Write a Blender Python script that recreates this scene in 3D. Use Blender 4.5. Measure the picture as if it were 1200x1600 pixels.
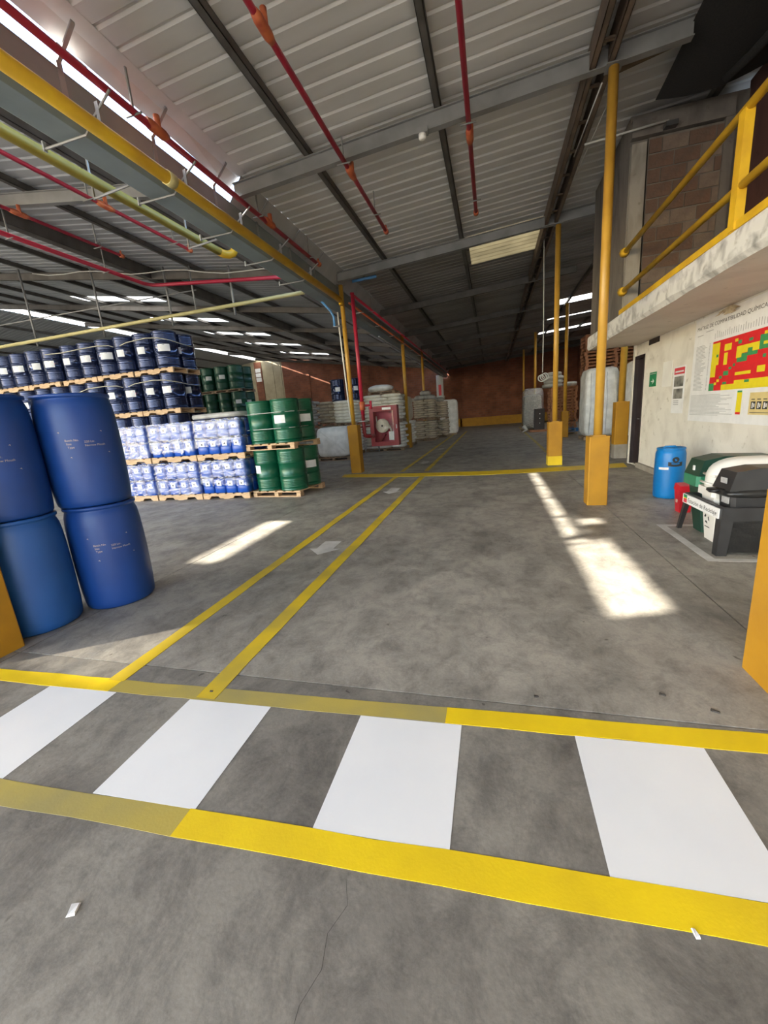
import bpy, math, random
from mathutils import Vector, Matrix
random.seed(7)
S = bpy.context.scene
for o in list(bpy.data.objects): bpy.data.objects.remove(o, do_unlink=True)
COL = S.collection

# ------------------------------------------------------------------ camera
cam_d = bpy.data.cameras.new('camera')
cam_d.sensor_fit = 'VERTICAL'; cam_d.sensor_height = 24.0; cam_d.sensor_width = 18.0
cam_d.lens = 626.0 / 1600.0 * 24.0
cam_d.clip_start = 0.05; cam_d.clip_end = 300
cam = bpy.data.objects.new('camera', cam_d); COL.objects.link(cam)
_R = ((0.96426686, -0.01588123, -0.26445645), (0.25279357, -0.24354227, 0.93636669), (-0.07927698, -0.96976025, -0.23082506))
cam.matrix_world = Matrix(((_R[0][0], -_R[0][1], -_R[0][2], 0), (_R[1][0], -_R[1][1], -_R[1][2], 0),
                           (_R[2][0], -_R[2][1], -_R[2][2], 1.5), (0, 0, 0, 1)))
S.camera = cam

# ------------------------------------------------------------------ sky, sun, exposure
SUN = Vector((0.949, 0.610, -1.0)).normalized()          # direction the light travels
w = bpy.data.worlds.new('sky'); S.world = w; w.use_nodes = True
nt = w.node_tree; nt.nodes.clear()
wo = nt.nodes.new('ShaderNodeOutputWorld'); bg = nt.nodes.new('ShaderNodeBackground'); sk = nt.nodes.new('ShaderNodeTexSky')
sk.sky_type = 'NISHITA'; sk.sun_disc = False; sk.sun_elevation = math.radians(42)
sk.sun_rotation = math.atan2(-SUN.x, -SUN.y); sk.air_density = 1.3; sk.dust_density = 3.0; sk.ozone_density = 1.0; sk.altitude = 500
bg.inputs['Strength'].default_value = 0.42
nt.links.new(sk.outputs[0], bg.inputs[0]); nt.links.new(bg.outputs[0], wo.inputs[0])
sl = bpy.data.lights.new('sun', 'SUN'); sl.energy = 7.0; sl.angle = math.radians(0.9); sl.color = (1.0, 0.93, 0.80)
so = bpy.data.objects.new('sun', sl); COL.objects.link(so)
so.rotation_euler = SUN.to_track_quat('-Z', 'Y').to_euler(); so.location = (-20, -15, 25)
S.view_settings.view_transform = 'Standard'; S.view_settings.look = 'None'; S.view_settings.gamma = 1.0
S.view_settings.use_curve_mapping = False
S.view_settings.exposure = 1.75
S.cycles.max_bounces = 10; S.cycles.diffuse_bounces = 6; S.cycles.glossy_bounces = 3; S.cycles.transparent_max_bounces = 12
S.cycles.sample_clamp_indirect = 8.0

# ------------------------------------------------------------------ materials
M = {}
def mat(name, c1, c2=None, scale=6.0, rough=0.6, metal=0.0, bump=0.0, bscale=None, detail=4.0, lo=0.35, hi=0.65, coord='Object', spec=0.5, stretch=None, trans=0.0):
    m = bpy.data.materials.new(name); m.use_nodes = True; M[name] = m
    t = m.node_tree; b = t.nodes['Principled BSDF']
    b.inputs['Roughness'].default_value = rough; b.inputs['Metallic'].default_value = metal
    b.inputs['Specular IOR Level'].default_value = spec
    c2 = c2 or tuple(v * 0.86 for v in c1)
    tc = t.nodes.new('ShaderNodeTexCoord'); src = tc.outputs['Object']
    if coord == 'World':
        g = t.nodes.new('ShaderNodeNewGeometry'); src = g.outputs['Position']
    if stretch:
        mp = t.nodes.new('ShaderNodeMapping'); mp.inputs['Scale'].default_value = stretch
        t.links.new(src, mp.inputs[0]); src = mp.outputs[0]
    n = t.nodes.new('ShaderNodeTexNoise'); n.inputs['Scale'].default_value = scale; n.inputs['Detail'].default_value = detail
    t.links.new(src, n.inputs['Vector'])
    r = t.nodes.new('ShaderNodeValToRGB'); r.color_ramp.elements[0].position = lo; r.color_ramp.elements[1].position = hi
    r.color_ramp.elements[0].color = (*c2, 1); r.color_ramp.elements[1].color = (*c1, 1)
    t.links.new(n.outputs['Fac'], r.inputs[0]); t.links.new(r.outputs[0], b.inputs['Base Color'])
    if bump:
        n2 = t.nodes.new('ShaderNodeTexNoise'); n2.inputs['Scale'].default_value = bscale or scale * 4; n2.inputs['Detail'].default_value = 5
        t.links.new(src, n2.inputs['Vector'])
        bp = t.nodes.new('ShaderNodeBump'); bp.inputs['Strength'].default_value = bump; bp.inputs['Distance'].default_value = 0.02
        t.links.new(n2.outputs['Fac'], bp.inputs['Height']); t.links.new(bp.outputs[0], b.inputs['Normal'])
    if trans:
        out = t.nodes['Material Output']; tr = t.nodes.new('ShaderNodeBsdfTranslucent'); mx = t.nodes.new('ShaderNodeMixShader')
        t.links.new(r.outputs[0], tr.inputs[0]); mx.inputs[0].default_value = trans
        t.links.new(b.outputs[0], mx.inputs[1]); t.links.new(tr.outputs[0], mx.inputs[2]); t.links.new(mx.outputs[0], out.inputs[0])
    return m

def concrete_floor(nm, k):
    m = bpy.data.materials.new(nm); m.use_nodes = True; M[nm] = m
    t = m.node_tree; b = t.nodes['Principled BSDF']; L = t.links.new
    g = t.nodes.new('ShaderNodeNewGeometry')
    def noise(sc, det, dist=0.0, stretch=(1, 1, 1), rgh=0.55):
        mp = t.nodes.new('ShaderNodeMapping'); mp.inputs['Scale'].default_value = stretch; L(g.outputs['Position'], mp.inputs[0])
        n = t.nodes.new('ShaderNodeTexNoise'); n.inputs['Scale'].default_value = sc; n.inputs['Detail'].default_value = det
        n.inputs['Distortion'].default_value = dist; n.inputs['Roughness'].default_value = rgh
        L(mp.outputs[0], n.inputs['Vector']); return n.outputs['Fac']
    def ramp(f, p0, c0, p1, c1):
        r = t.nodes.new('ShaderNodeValToRGB'); e = r.color_ramp.elements
        e[0].position = p0; e[0].color = (*c0, 1); e[1].position = p1; e[1].color = (*c1, 1); L(f, r.inputs[0]); return r.outputs[0]
    def mul(a, c, f=1.0):
        x = t.nodes.new('ShaderNodeMix'); x.data_type = 'RGBA'; x.blend_type = 'MULTIPLY'; x.inputs[0].default_value = f
        L(a, x.inputs[6]); L(c, x.inputs[7]); return x.outputs[2]
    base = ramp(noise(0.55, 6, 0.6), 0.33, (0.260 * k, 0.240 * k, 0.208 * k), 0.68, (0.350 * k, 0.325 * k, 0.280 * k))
    blot = ramp(noise(1.5, 10, 0.4, (1, 0.8, 1), 0.68), 0.36, (0.60, 0.60, 0.61), 0.56, (1, 1, 1))
    scuf = ramp(noise(5.0, 12, 0.4, (1, 0.8, 1), 0.82), 0.38, (0.66, 0.66, 0.665), 0.55, (1.06, 1.06, 1.05))
    grain = ramp(noise(70, 4), 0.3, (0.90, 0.90, 0.90), 0.7, (1.06, 1.06, 1.06))
    spots = ramp(noise(9.5, 2, 0.2), 0.235, (0.42, 0.40, 0.38), 0.265, (1, 1, 1))
    c = mul(mul(mul(mul(base, blot), scuf), grain), spots)
    L(c, b.inputs['Base Color'])
    rr = t.nodes.new('ShaderNodeMapRange'); rr.inputs[1].default_value = 0.3; rr.inputs[2].default_value = 0.7
    rr.inputs[3].default_value = 0.42; rr.inputs[4].default_value = 0.68
    L(noise(3.0, 6), rr.inputs[0]); L(rr.outputs[0], b.inputs['Roughness'])
    bp = t.nodes.new('ShaderNodeBump'); bp.inputs['Strength'].default_value = 0.12; bp.inputs['Distance'].default_value = 0.01
    L(noise(45, 6), bp.inputs['Height']); L(bp.outputs[0], b.inputs['Normal'])
concrete_floor('concrete_floor', 1.10); concrete_floor('concrete_front_dark', 0.80)  # front slab row gets a darker copy of the floor colour

def plaster(name, c, stain, s1=0.9, streak=True):
    m = bpy.data.materials.new(name); m.use_nodes = True; M[name] = m
    t = m.node_tree; b = t.nodes['Principled BSDF']; L = t.links.new; b.inputs['Roughness'].default_value = 0.85
    g = t.nodes.new('ShaderNodeNewGeometry')
    mp = t.nodes.new('ShaderNodeMapping'); mp.inputs['Scale'].default_value = (1, 1.6, 0.45) if streak else (1, 1, 1); L(g.outputs['Position'], mp.inputs[0])
    n = t.nodes.new('ShaderNodeTexNoise'); n.inputs['Scale'].default_value = 2.2 * s1; n.inputs['Detail'].default_value = 8; n.inputs['Distortion'].default_value = 0.5
    L(mp.outputs[0], n.inputs['Vector'])
    r = t.nodes.new('ShaderNodeValToRGB'); e = r.color_ramp.elements
    e[0].position = 0.30; e[0].color = (*stain, 1); e[1].position = 0.55; e[1].color = (*c, 1); L(n.outputs['Fac'], r.inputs[0])
    n3 = t.nodes.new('ShaderNodeTexNoise'); n3.inputs['Scale'].default_value = 9; n3.inputs['Detail'].default_value = 6; L(g.outputs['Position'], n3.inputs['Vector'])
    r3 = t.nodes.new('ShaderNodeValToRGB'); e = r3.color_ramp.elements
    e[0].position = 0.27; e[0].color = (0.72, 0.70, 0.66, 1); e[1].position = 0.36; e[1].color = (1, 1, 1, 1); L(n3.outputs['Fac'], r3.inputs[0])
    x = t.nodes.new('ShaderNodeMix'); x.data_type = 'RGBA'; x.blend_type = 'MULTIPLY'; x.inputs[0].default_value = 1
    L(r.outputs[0], x.inputs[6]); L(r3.outputs[0], x.inputs[7]); L(x.outputs[2], b.inputs['Base Color'])
    bp = t.nodes.new('ShaderNodeBump'); bp.inputs['Strength'].default_value = 0.25; bp.inputs['Distance'].default_value = 0.01
    n2 = t.nodes.new('ShaderNodeTexNoise'); n2.inputs['Scale'].default_value = 22; n2.inputs['Detail'].default_value = 6; L(g.outputs['Position'], n2.inputs['Vector'])
    L(n2.outputs['Fac'], bp.inputs['Height']); L(bp.outputs[0], b.inputs['Normal'])
plaster('white_plaster', (0.74, 0.71, 0.63), (0.62, 0.585, 0.51), 1.3, False)
plaster('slab_paint', (0.70, 0.69, 0.65), (0.32, 0.31, 0.29), 2.6, False)
plaster('soffit', (0.66, 0.58, 0.50), (0.58, 0.50, 0.43), 0.8, False)
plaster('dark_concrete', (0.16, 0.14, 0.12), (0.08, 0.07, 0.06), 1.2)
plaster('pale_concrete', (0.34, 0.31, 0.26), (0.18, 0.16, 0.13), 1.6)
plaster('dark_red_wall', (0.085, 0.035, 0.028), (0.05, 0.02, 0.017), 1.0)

def brick_mat(name, c1, c2, mortar, scale):
    m = bpy.data.materials.new(name); m.use_nodes = True; M[name] = m
    t = m.node_tree; b = t.nodes['Principled BSDF']; L = t.links.new; b.inputs['Roughness'].default_value = 0.9
    g = t.nodes.new('ShaderNodeNewGeometry'); sp = t.nodes.new('ShaderNodeSeparateXYZ'); cb = t.nodes.new('ShaderNodeCombineXYZ')
    ad = t.nodes.new('ShaderNodeMath'); L(g.outputs['Position'], sp.inputs[0]); L(sp.outputs[0], ad.inputs[0]); L(sp.outputs[1], ad.inputs[1])
    L(ad.outputs[0], cb.inputs[0]); L(sp.outputs[2], cb.inputs[1])
    k = t.nodes.new('ShaderNodeTexBrick'); k.inputs['Scale'].default_value = scale; k.inputs['Mortar Size'].default_value = 0.012
    k.inputs['Brick Width'].default_value = 0.4; k.inputs['Row Height'].default_value = 0.2
    k.inputs['Color1'].default_value = (*c1, 1); k.inputs['Color2'].default_value = (*c2, 1); k.inputs['Mortar'].default_value = (*mortar, 1)
    L(cb.outputs[0], k.inputs['Vector'])
    n = t.nodes.new('ShaderNodeTexNoise'); n.inputs['Scale'].default_value = 1.1; n.inputs['Detail'].default_value = 6; L(g.outputs['Position'], n.inputs['Vector'])
    r = t.nodes.new('ShaderNodeValToRGB'); e = r.color_ramp.elements; e[0].position = 0.3; e[0].color = (0.7, 0.68, 0.68, 1); e[1].position = 0.65; e[1].color = (1.1, 1.1, 1.1, 1)
    L(n.outputs['Fac'], r.inputs[0])
    x = t.nodes.new('ShaderNodeMix'); x.data_type = 'RGBA'; x.blend_type = 'MULTIPLY'; x.inputs[0].default_value = 1
    L(k.outputs['Color'], x.inputs[6]); L(r.outputs[0], x.inputs[7]); L(x.outputs[2], b.inputs['Base Color'])
brick_mat('far_brick', (0.25, 0.092, 0.05), (0.19, 0.066, 0.038), (0.19, 0.105, 0.075), 1.0)

mat('paint_yellow', (0.84, 0.60, 0.008), (0.72, 0.50, 0.010), 3.0, 0.5, detail=8, coord='World', bump=0.04, bscale=90)
mat('paint_faded', (0.44, 0.345, 0.075), (0.34, 0.285, 0.10), 2.0, 0.6, detail=9, coord='World', bump=0.04, bscale=90, lo=0.4, hi=0.6)
mat('paint_lane', (0.68, 0.48, 0.015), (0.50, 0.37, 0.04), 2.2, 0.55, detail=9, coord='World', lo=0.36, hi=0.56)
mat('paint_white', (0.82, 0.82, 0.81), (0.74, 0.75, 0.76), 1.3, 0.45, detail=6, coord='World', bump=0.015, bscale=80)
mat('paint_white_worn', (0.60, 0.59, 0.56), (0.45, 0.44, 0.41), 5, 0.6, detail=7, coord='World')
mat('column_yellow', (0.68, 0.36, 0.028), (0.58, 0.29, 0.025), 4, 0.45, detail=6, coord='World', bump=0.06, bscale=25)
mat('pole_yellow', (0.57, 0.32, 0.045), (0.47, 0.255, 0.032), 3, 0.35, detail=5, coord='World')
mat('plinth_yellow', (0.45, 0.222, 0.007), (0.38, 0.182, 0.006), 3.2, 0.6, detail=7, coord='World', bump=0.15, bscale=14)
mat('bright_yellow', (0.85, 0.60, 0.01), (0.75, 0.52, 0.01), 4, 0.5)
mat('raw_concrete', (0.36, 0.33, 0.28), (0.28, 0.25, 0.21), 5, 0.9, bump=0.2)
mat('pipe_yellow', (0.86, 0.56, 0.03), (0.68, 0.40, 0.03), 2, 0.38, detail=6, coord='World')
mat('pipe_dull_yellow', (0.55, 0.42, 0.06), (0.44, 0.34, 0.05), 2, 0.5, detail=6, coord='World')
mat('pipe_pale_yellow', (0.60, 0.53, 0.25), (0.50, 0.44, 0.19), 2, 0.5, detail=6, coord='World')
mat('pipe_red', (0.44, 0.020, 0.050), (0.36, 0.016, 0.040), 3, 0.4, detail=5, coord='World')
mat('pipe_orange', (0.50, 0.13, 0.045), (0.36, 0.07, 0.03), 9, 0.5)
mat('pipe_blue', (0.10, 0.30, 0.62), (0.08, 0.24, 0.5), 5, 0.45)
mat('rail_yellow', (0.74, 0.46, 0.02), (0.60, 0.35, 0.02), 5, 0.45, detail=6, coord='World')
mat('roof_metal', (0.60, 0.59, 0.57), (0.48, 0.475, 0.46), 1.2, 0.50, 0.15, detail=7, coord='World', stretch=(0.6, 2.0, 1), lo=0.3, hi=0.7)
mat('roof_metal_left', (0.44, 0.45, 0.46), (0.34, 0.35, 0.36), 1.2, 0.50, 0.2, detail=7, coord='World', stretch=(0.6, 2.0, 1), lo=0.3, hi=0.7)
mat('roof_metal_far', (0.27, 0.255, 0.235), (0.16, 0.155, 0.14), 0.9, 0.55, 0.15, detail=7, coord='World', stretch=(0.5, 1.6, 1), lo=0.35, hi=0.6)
mat('skylight', (0.90, 0.88, 0.80), (0.84, 0.80, 0.70), 3, 0.5, trans=0.8)
mat('skylight_aged', (0.42, 0.34, 0.18), (0.26, 0.21, 0.11), 1.5, 0.5, trans=0.10, coord='World')
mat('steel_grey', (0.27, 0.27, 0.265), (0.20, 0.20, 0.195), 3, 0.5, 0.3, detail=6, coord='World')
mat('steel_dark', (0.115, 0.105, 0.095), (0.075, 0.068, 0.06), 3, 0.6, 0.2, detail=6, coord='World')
mat('steel_rust', (0.17, 0.12, 0.085), (0.10, 0.075, 0.055), 4, 0.7, 0.1, detail=7, coord='World')
mat('galvanised', (0.40, 0.41, 0.42), (0.30, 0.31, 0.32), 4, 0.42, 0.5, detail=6, coord='World')
mat('gutter_metal', (0.25, 0.295, 0.30), (0.195, 0.235, 0.24), 1.6, 0.5, 0.15, detail=6, coord='World')
mat('white_plastic', (0.80, 0.79, 0.74), (0.74, 0.72, 0.67), 3, 0.45)
mat('black_plastic', (0.022, 0.022, 0.024), (0.032, 0.032, 0.034), 6, 0.42)
mat('black_bag', (0.012, 0.012, 0.013), (0.02, 0.02, 0.02), 9, 0.28, bump=0.5, bscale=14)
mat('green_plastic', (0.010, 0.050, 0.034), (0.008, 0.042, 0.028), 6, 0.4)
mat('green_light', (0.03, 0.22, 0.12), (0.025, 0.18, 0.10), 6, 0.45)
mat('red_plastic', (0.55, 0.015, 0.03), (0.48, 0.012, 0.025), 6, 0.35)
mat('barrel_blue', (0.008, 0.055, 0.26), (0.007, 0.045, 0.22), 3, 0.42, detail=7, bump=0.03, bscale=30)
mat('barrel_blue_pale', (0.015, 0.095, 0.34), (0.012, 0.08, 0.30), 3, 0.45, detail=7, bump=0.03, bscale=30)
mat('barrel_light', (0.003, 0.20, 0.56), (0.003, 0.175, 0.50), 3, 0.38)
mat('drum_navy', (0.022, 0.034, 0.090), (0.014, 0.024, 0.070), 4, 0.13, 0.6, spec=1.0)
mat('drum_green', (0.003, 0.095, 0.045), (0.003, 0.080, 0.038), 4, 0.28, 0.1)
mat('drum_dark_green', (0.006, 0.06, 0.032), (0.005, 0.05, 0.027), 4, 0.3, 0.1)
mat('paper_white', (0.80, 0.80, 0.79), (0.74, 0.74, 0.73), 8, 0.7)
mat('paper_grey', (0.55, 0.55, 0.54), (0.48, 0.48, 0.48), 20, 0.7)
mat('hazard_red', (0.70, 0.06, 0.08), (0.62, 0.05, 0.06), 8, 0.6)
mat('print_black', (0.02, 0.02, 0.02), (0.03, 0.03, 0.03), 8, 0.7)
mat('print_grey', (0.34, 0.34, 0.34), (0.42, 0.42, 0.42), 40, 0.8)
mat('print_cream', (0.78, 0.66, 0.46), (0.70, 0.58, 0.38), 30, 0.7)
mat('matrix_red', (0.72, 0.018, 0.022), (0.64, 0.016, 0.02), 12, 0.65)
mat('matrix_yellow', (0.80, 0.66, 0.015), (0.74, 0.60, 0.015), 12, 0.65)
mat('matrix_green', (0.05, 0.30, 0.10), (0.04, 0.26, 0.085), 12, 0.65)
mat('sign_green', (0.012, 0.25, 0.10), (0.01, 0.22, 0.085), 12, 0.5)
mat('sign_cream', (0.72, 0.58, 0.26), (0.66, 0.52, 0.22), 12, 0.6)
mat('photo_grey', (0.34, 0.33, 0.29), (0.05, 0.05, 0.045), 7, 0.6, lo=0.32, hi=0.68)
mat('wood', (0.60, 0.41, 0.24), (0.46, 0.30, 0.165), 5, 0.75, detail=6, stretch=(1, 6, 6))
mat('wood_old', (0.34, 0.245, 0.16), (0.22, 0.155, 0.10), 5, 0.8, detail=6, stretch=(1, 6, 6))
mat('wood_red', (0.40, 0.19, 0.10), (0.27, 0.12, 0.065), 5, 0.8, detail=6, stretch=(1, 6, 6))
mat('pallet_blue', (0.02, 0.16, 0.42), (0.018, 0.13, 0.36), 5, 0.5)
mat('jerry_blue', (0.005, 0.075, 0.42), (0.004, 0.062, 0.36), 5, 0.33)
mat('cap_blue', (0.02, 0.06, 0.22), (0.018, 0.05, 0.18), 5, 0.4)
mat('sack_white', (0.82, 0.79, 0.71), (0.68, 0.65, 0.57), 7, 0.7, bump=0.5, bscale=16)
mat('sack_beige', (0.52, 0.45, 0.35), (0.42, 0.36, 0.27), 7, 0.75, bump=0.5, bscale=16)
mat('sack_grey', (0.40, 0.385, 0.35), (0.30, 0.29, 0.26), 7, 0.75, bump=0.5, bscale=16)
mat('bulk_bag', (0.84, 0.84, 0.82), (0.66, 0.66, 0.64), 4, 0.45, bump=1.0, bscale=5)
mat('wrap_grey', (0.42, 0.41, 0.39), (0.26, 0.255, 0.24), 4, 0.3, bump=0.8, bscale=8)
mat('cabinet_red', (0.23, 0.011, 0.016), (0.19, 0.009, 0.013), 5, 0.45)
mat('cabinet_inside', (0.36, 0.03, 0.06), (0.28, 0.022, 0.045), 5, 0.5)
mat('hose_canvas', (0.66, 0.62, 0.52), (0.54, 0.50, 0.41), 20, 0.8)
mat('net_black', (0.010, 0.010, 0.010), (0.018, 0.017, 0.016), 60, 0.9)
mat('beige_sheet', (0.42, 0.36, 0.24), (0.34, 0.29, 0.19), 2, 0.6, coord='World')
mat('brick_piece', (0.155, 0.088, 0.058), (0.11, 0.075, 0.055), 6, 0.9, bump=0.4, bscale=25)
mat('brick_piece_pale', (0.21, 0.155, 0.115), (0.15, 0.11, 0.085), 6, 0.9, bump=0.4, bscale=25)
mat('mortar', (0.20, 0.175, 0.145), (0.12, 0.105, 0.09), 4, 0.95, coord='World', bump=0.4, bscale=20)
mat('door_dark', (0.018, 0.012, 0.014), (0.03, 0.02, 0.022), 3, 0.45)
mat('wood_beam', (0.16, 0.115, 0.07), (0.09, 0.065, 0.042), 4, 0.85, coord='World', stretch=(1, 5, 5))
mat('strap_cream', (0.55, 0.50, 0.38), (0.45, 0.41, 0.30), 10, 0.6)
mat('lamp_pink', (0.62, 0.48, 0.40), (0.52, 0.40, 0.33), 10, 0.4)
mat('dry_leaf', (0.50, 0.42, 0.29), (0.34, 0.27, 0.18), 12, 0.9)
mat('glass_dark', (0.10, 0.02, 0.03), (0.08, 0.02, 0.025), 4, 0.1)
mat('wire', (0.06, 0.06, 0.06), (0.05, 0.05, 0.05), 8, 0.6)
mat('hose_pale', (0.50, 0.50, 0.46), (0.42, 0.42, 0.39), 8, 0.5)
mat('joint_dark', (0.05, 0.045, 0.04), (0.04, 0.036, 0.032), 8, 0.95)
def film(name, tr, col, rough, bstr, bscale=9, white=0.25, gl=0.22):
    m = bpy.data.materials.new(name); m.use_nodes = True; M[name] = m
    t = m.node_tree; t.nodes.clear(); L = t.links.new
    out = t.nodes.new('ShaderNodeOutputMaterial'); a = t.nodes.new('ShaderNodeBsdfTransparent'); a.inputs[0].default_value = (*tr, 1)
    g = t.nodes.new('ShaderNodeBsdfGlossy'); g.inputs['Roughness'].default_value = rough; g.inputs['Color'].default_value = (1, 1, 1, 1)
    d = t.nodes.new('ShaderNodeBsdfDiffuse'); d.inputs[0].default_value = (*col, 1)
    tc = t.nodes.new('ShaderNodeTexCoord'); mp = t.nodes.new('ShaderNodeMapping'); mp.inputs['Scale'].default_value = (1, 1, 2.4); L(tc.outputs['Object'], mp.inputs[0])
    n = t.nodes.new('ShaderNodeTexNoise'); n.inputs['Scale'].default_value = bscale; n.inputs['Detail'].default_value = 5; n.inputs['Distortion'].default_value = 1.6; L(mp.outputs[0], n.inputs['Vector'])
    bp = t.nodes.new('ShaderNodeBump'); bp.inputs['Strength'].default_value = bstr; bp.inputs['Distance'].default_value = 0.06; L(n.outputs['Fac'], bp.inputs['Height'])
    L(bp.outputs[0], g.inputs['Normal']); L(bp.outputs[0], d.inputs['Normal'])
    r = t.nodes.new('ShaderNodeValToRGB'); r.color_ramp.elements[0].position = 0.42; r.color_ramp.elements[1].position = 0.66; L(n.outputs['Fac'], r.inputs[0])
    mu = t.nodes.new('ShaderNodeMath'); mu.operation = 'MULTIPLY'; mu.inputs[1].default_value = white; L(r.outputs[0], mu.inputs[0])
    m1 = t.nodes.new('ShaderNodeMixShader'); L(mu.outputs[0], m1.inputs[0]); L(a.outputs[0], m1.inputs[1]); L(d.outputs[0], m1.inputs[2])
    m2 = t.nodes.new('ShaderNodeMixShader'); m2.inputs[0].default_value = gl; L(m1.outputs[0], m2.inputs[1]); L(g.outputs[0], m2.inputs[2])
    L(m2.outputs[0], out.inputs[0])
film('stretch_film', (0.97, 0.98, 1.0), (0.85, 0.88, 0.92), 0.16, 0.45, 2.6, 0.22, 0.07)  # white diffuse patches paint whitish reflections into the film
film('dimming_roofing', (0.32, 0.31, 0.29), (0.5, 0.5, 0.48), 0.3, 0.1, 8, 0.3)  # added sheet that weakens the sun patch on the front floor
film('smoky_film', (0.80, 0.80, 0.80), (0.5, 0.5, 0.48), 0.25, 0.8, 8, 0.55)
film('clear_pane', (0.97, 0.97, 0.97), (0.8, 0.8, 0.8), 0.05, 0.0, 3, 0.0, 0.05)

# ------------------------------------------------------------------ mesh helpers
class MB:
    def __init__(s): s.v = []; s.f = []; s.m = []; s.sm = []
    def add(s, vs, fs, mi=0, smooth=False):
        k = len(s.v); s.v += [tuple(v) for v in vs]; s.f += [tuple(k + i for i in f) for f in fs]
        s.m += [mi] * len(fs); s.sm += [smooth] * len(fs); return s
    def box(s, x0, x1, y0, y1, z0, z1, mi=0):
        vs = [(x0, y0, z0), (x1, y0, z0), (x1, y1, z0), (x0, y1, z0), (x0, y0, z1), (x1, y0, z1), (x1, y1, z1), (x0, y1, z1)]
        return s.add(vs, [(0, 3, 2, 1), (4, 5, 6, 7), (0, 1, 5, 4), (1, 2, 6, 5), (2, 3, 7, 6), (3, 0, 4, 7)], mi)
    def tube(s, pts, r, n=12, mi=0, caps=True, smooth=True):
        pts = [Vector(p) for p in pts]; rs = r if isinstance(r, (list, tuple)) else [r] * len(pts)
        k = len(s.v); up = None
        for i, p in enumerate(pts):
            d = (pts[min(i + 1, len(pts) - 1)] - pts[max(i - 1, 0)]).normalized()
            if up is None: up = Vector((0, 0, 1)) if abs(d.z) < 0.9 else Vector((1, 0, 0))
            a = d.cross(up).normalized(); b = a.cross(d).normalized(); up = b
            for j in range(n):
                t = 2 * math.pi * j / n; q = p + (a * math.cos(t) + b * math.sin(t)) * rs[i]; s.v.append(tuple(q))
        for i in range(len(pts) - 1):
            for j in range(n):
                s.f.append((k + i * n + j, k + i * n + (j + 1) % n, k + (i + 1) * n + (j + 1) % n, k + (i + 1) * n + j)); s.m.append(mi); s.sm.append(smooth)
        if caps:
            s.f.append(tuple(k + j for j in reversed(range(n)))); s.m.append(mi); s.sm.append(False)
            e = k + (len(pts) - 1) * n; s.f.append(tuple(e + j for j in range(n))); s.m.append(mi); s.sm.append(False)
        return s
    def lathe(s, prof, n=32, c=(0, 0), mi=0, sharp=()):
        k = len(s.v)
        for (r, z) in prof:
            for j in range(n):
                t = 2 * math.pi * j / n; s.v.append((c[0] + r * math.cos(t), c[1] + r * math.sin(t), z))
        for i in range(len(prof) - 1):
            for j in range(n):
                s.f.append((k + i * n + j, k + i * n + (j + 1) % n, k + (i + 1) * n + (j + 1) % n, k + (i + 1) * n + j)); s.m.append(mi); s.sm.append(i not in sharp)
        s.f.append(tuple(k + j for j in reversed(range(n)))); s.m.append(mi); s.sm.append(False)
        e = k + (len(prof) - 1) * n; s.f.append(tuple(e + j for j in range(n))); s.m.append(mi); s.sm.append(False)
        return s
    def prism(s, poly, axis, a, b, mi=0):
        n = len(poly)
        def P(u, v, w): return {'x': (w, u, v), 'y': (u, w, v), 'z': (u, v, w)}[axis]
        vs = [P(u, v, a) for u, v in poly] + [P(u, v, b) for u, v in poly]
        fs = [tuple(range(n))[::-1], tuple(range(n, 2 * n))] + [(i, (i + 1) % n, n + (i + 1) % n, n + i) for i in range(n)]
        return s.add(vs, fs, mi)
    def rbox(s, cx, cy, cz, sx, sy, sz, p=5.0, n=10, mi=0, jit=0.0, seed=0, sag=0.0):
        # soft superellipsoid box
        rnd = random.Random(seed); k = len(s.v); nu, nv = n * 2, n
        def sp(c, e): return math.copysign(abs(c) ** e, c)
        e = 2.0 / p
        for i in range(nv + 1):
            t = -math.pi / 2 + math.pi * i / nv
            for j in range(nu):
                u = 2 * math.pi * j / nu + math.pi / nu
                x = sp(math.cos(t), e) * sp(math.cos(u), e); y = sp(math.cos(t), e) * sp(math.sin(u), e); z = sp(math.sin(t), e)
                q = 1 + rnd.uniform(-jit, jit)
                s.v.append((cx + sx / 2 * x * q, cy + sy / 2 * y * q, cz + sz / 2 * z * (1 + rnd.uniform(-jit, jit) * 0.5) + sag * (x * x + y * y)))
        for i in range(nv):
            for j in range(nu):
                s.f.append((k + i * nu + j, k + i * nu + (j + 1) % nu, k + (i + 1) * nu + (j + 1) % nu, k + (i + 1) * nu + j)); s.m.append(mi); s.sm.append(True)
        return s
    def mesh(s, name, mats):
        me = bpy.data.meshes.new(name); me.from_pydata(s.v, [], s.f)
        for m in (mats if isinstance(mats, (list, tuple)) else [mats]): me.materials.append(M[m])
        me.polygons.foreach_set('material_index', s.m); me.polygons.foreach_set('use_smooth', s.sm)
        me.validate(); me.update(); return me
    def build(s, name, mats, parent=None, loc=(0, 0, 0), rz=0.0):
        return put(name, s.mesh(name, mats), parent, loc, rz)
def put(name, me, parent=None, loc=(0, 0, 0), rz=0.0):
    o = bpy.data.objects.new(name, me); COL.objects.link(o); o.location = loc; o.rotation_euler = (0, 0, rz)
    if parent is not None: o.parent = parent
    return o
def tag(o, label=None, cat=None, group=None, kind=None):
    if label: o['label'] = label
    if cat: o['category'] = cat
    if group: o['group'] = group
    if kind: o['kind'] = kind
    return o
def thing(name, label, cat, loc=(0, 0, 0), rz=0.0, group=None):
    o = bpy.data.objects.new(name, None); COL.objects.link(o); o.location = loc; o.rotation_euler = (0, 0, rz)
    o.empty_display_size = 0.1
    return tag(o, label, cat, group)
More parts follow.
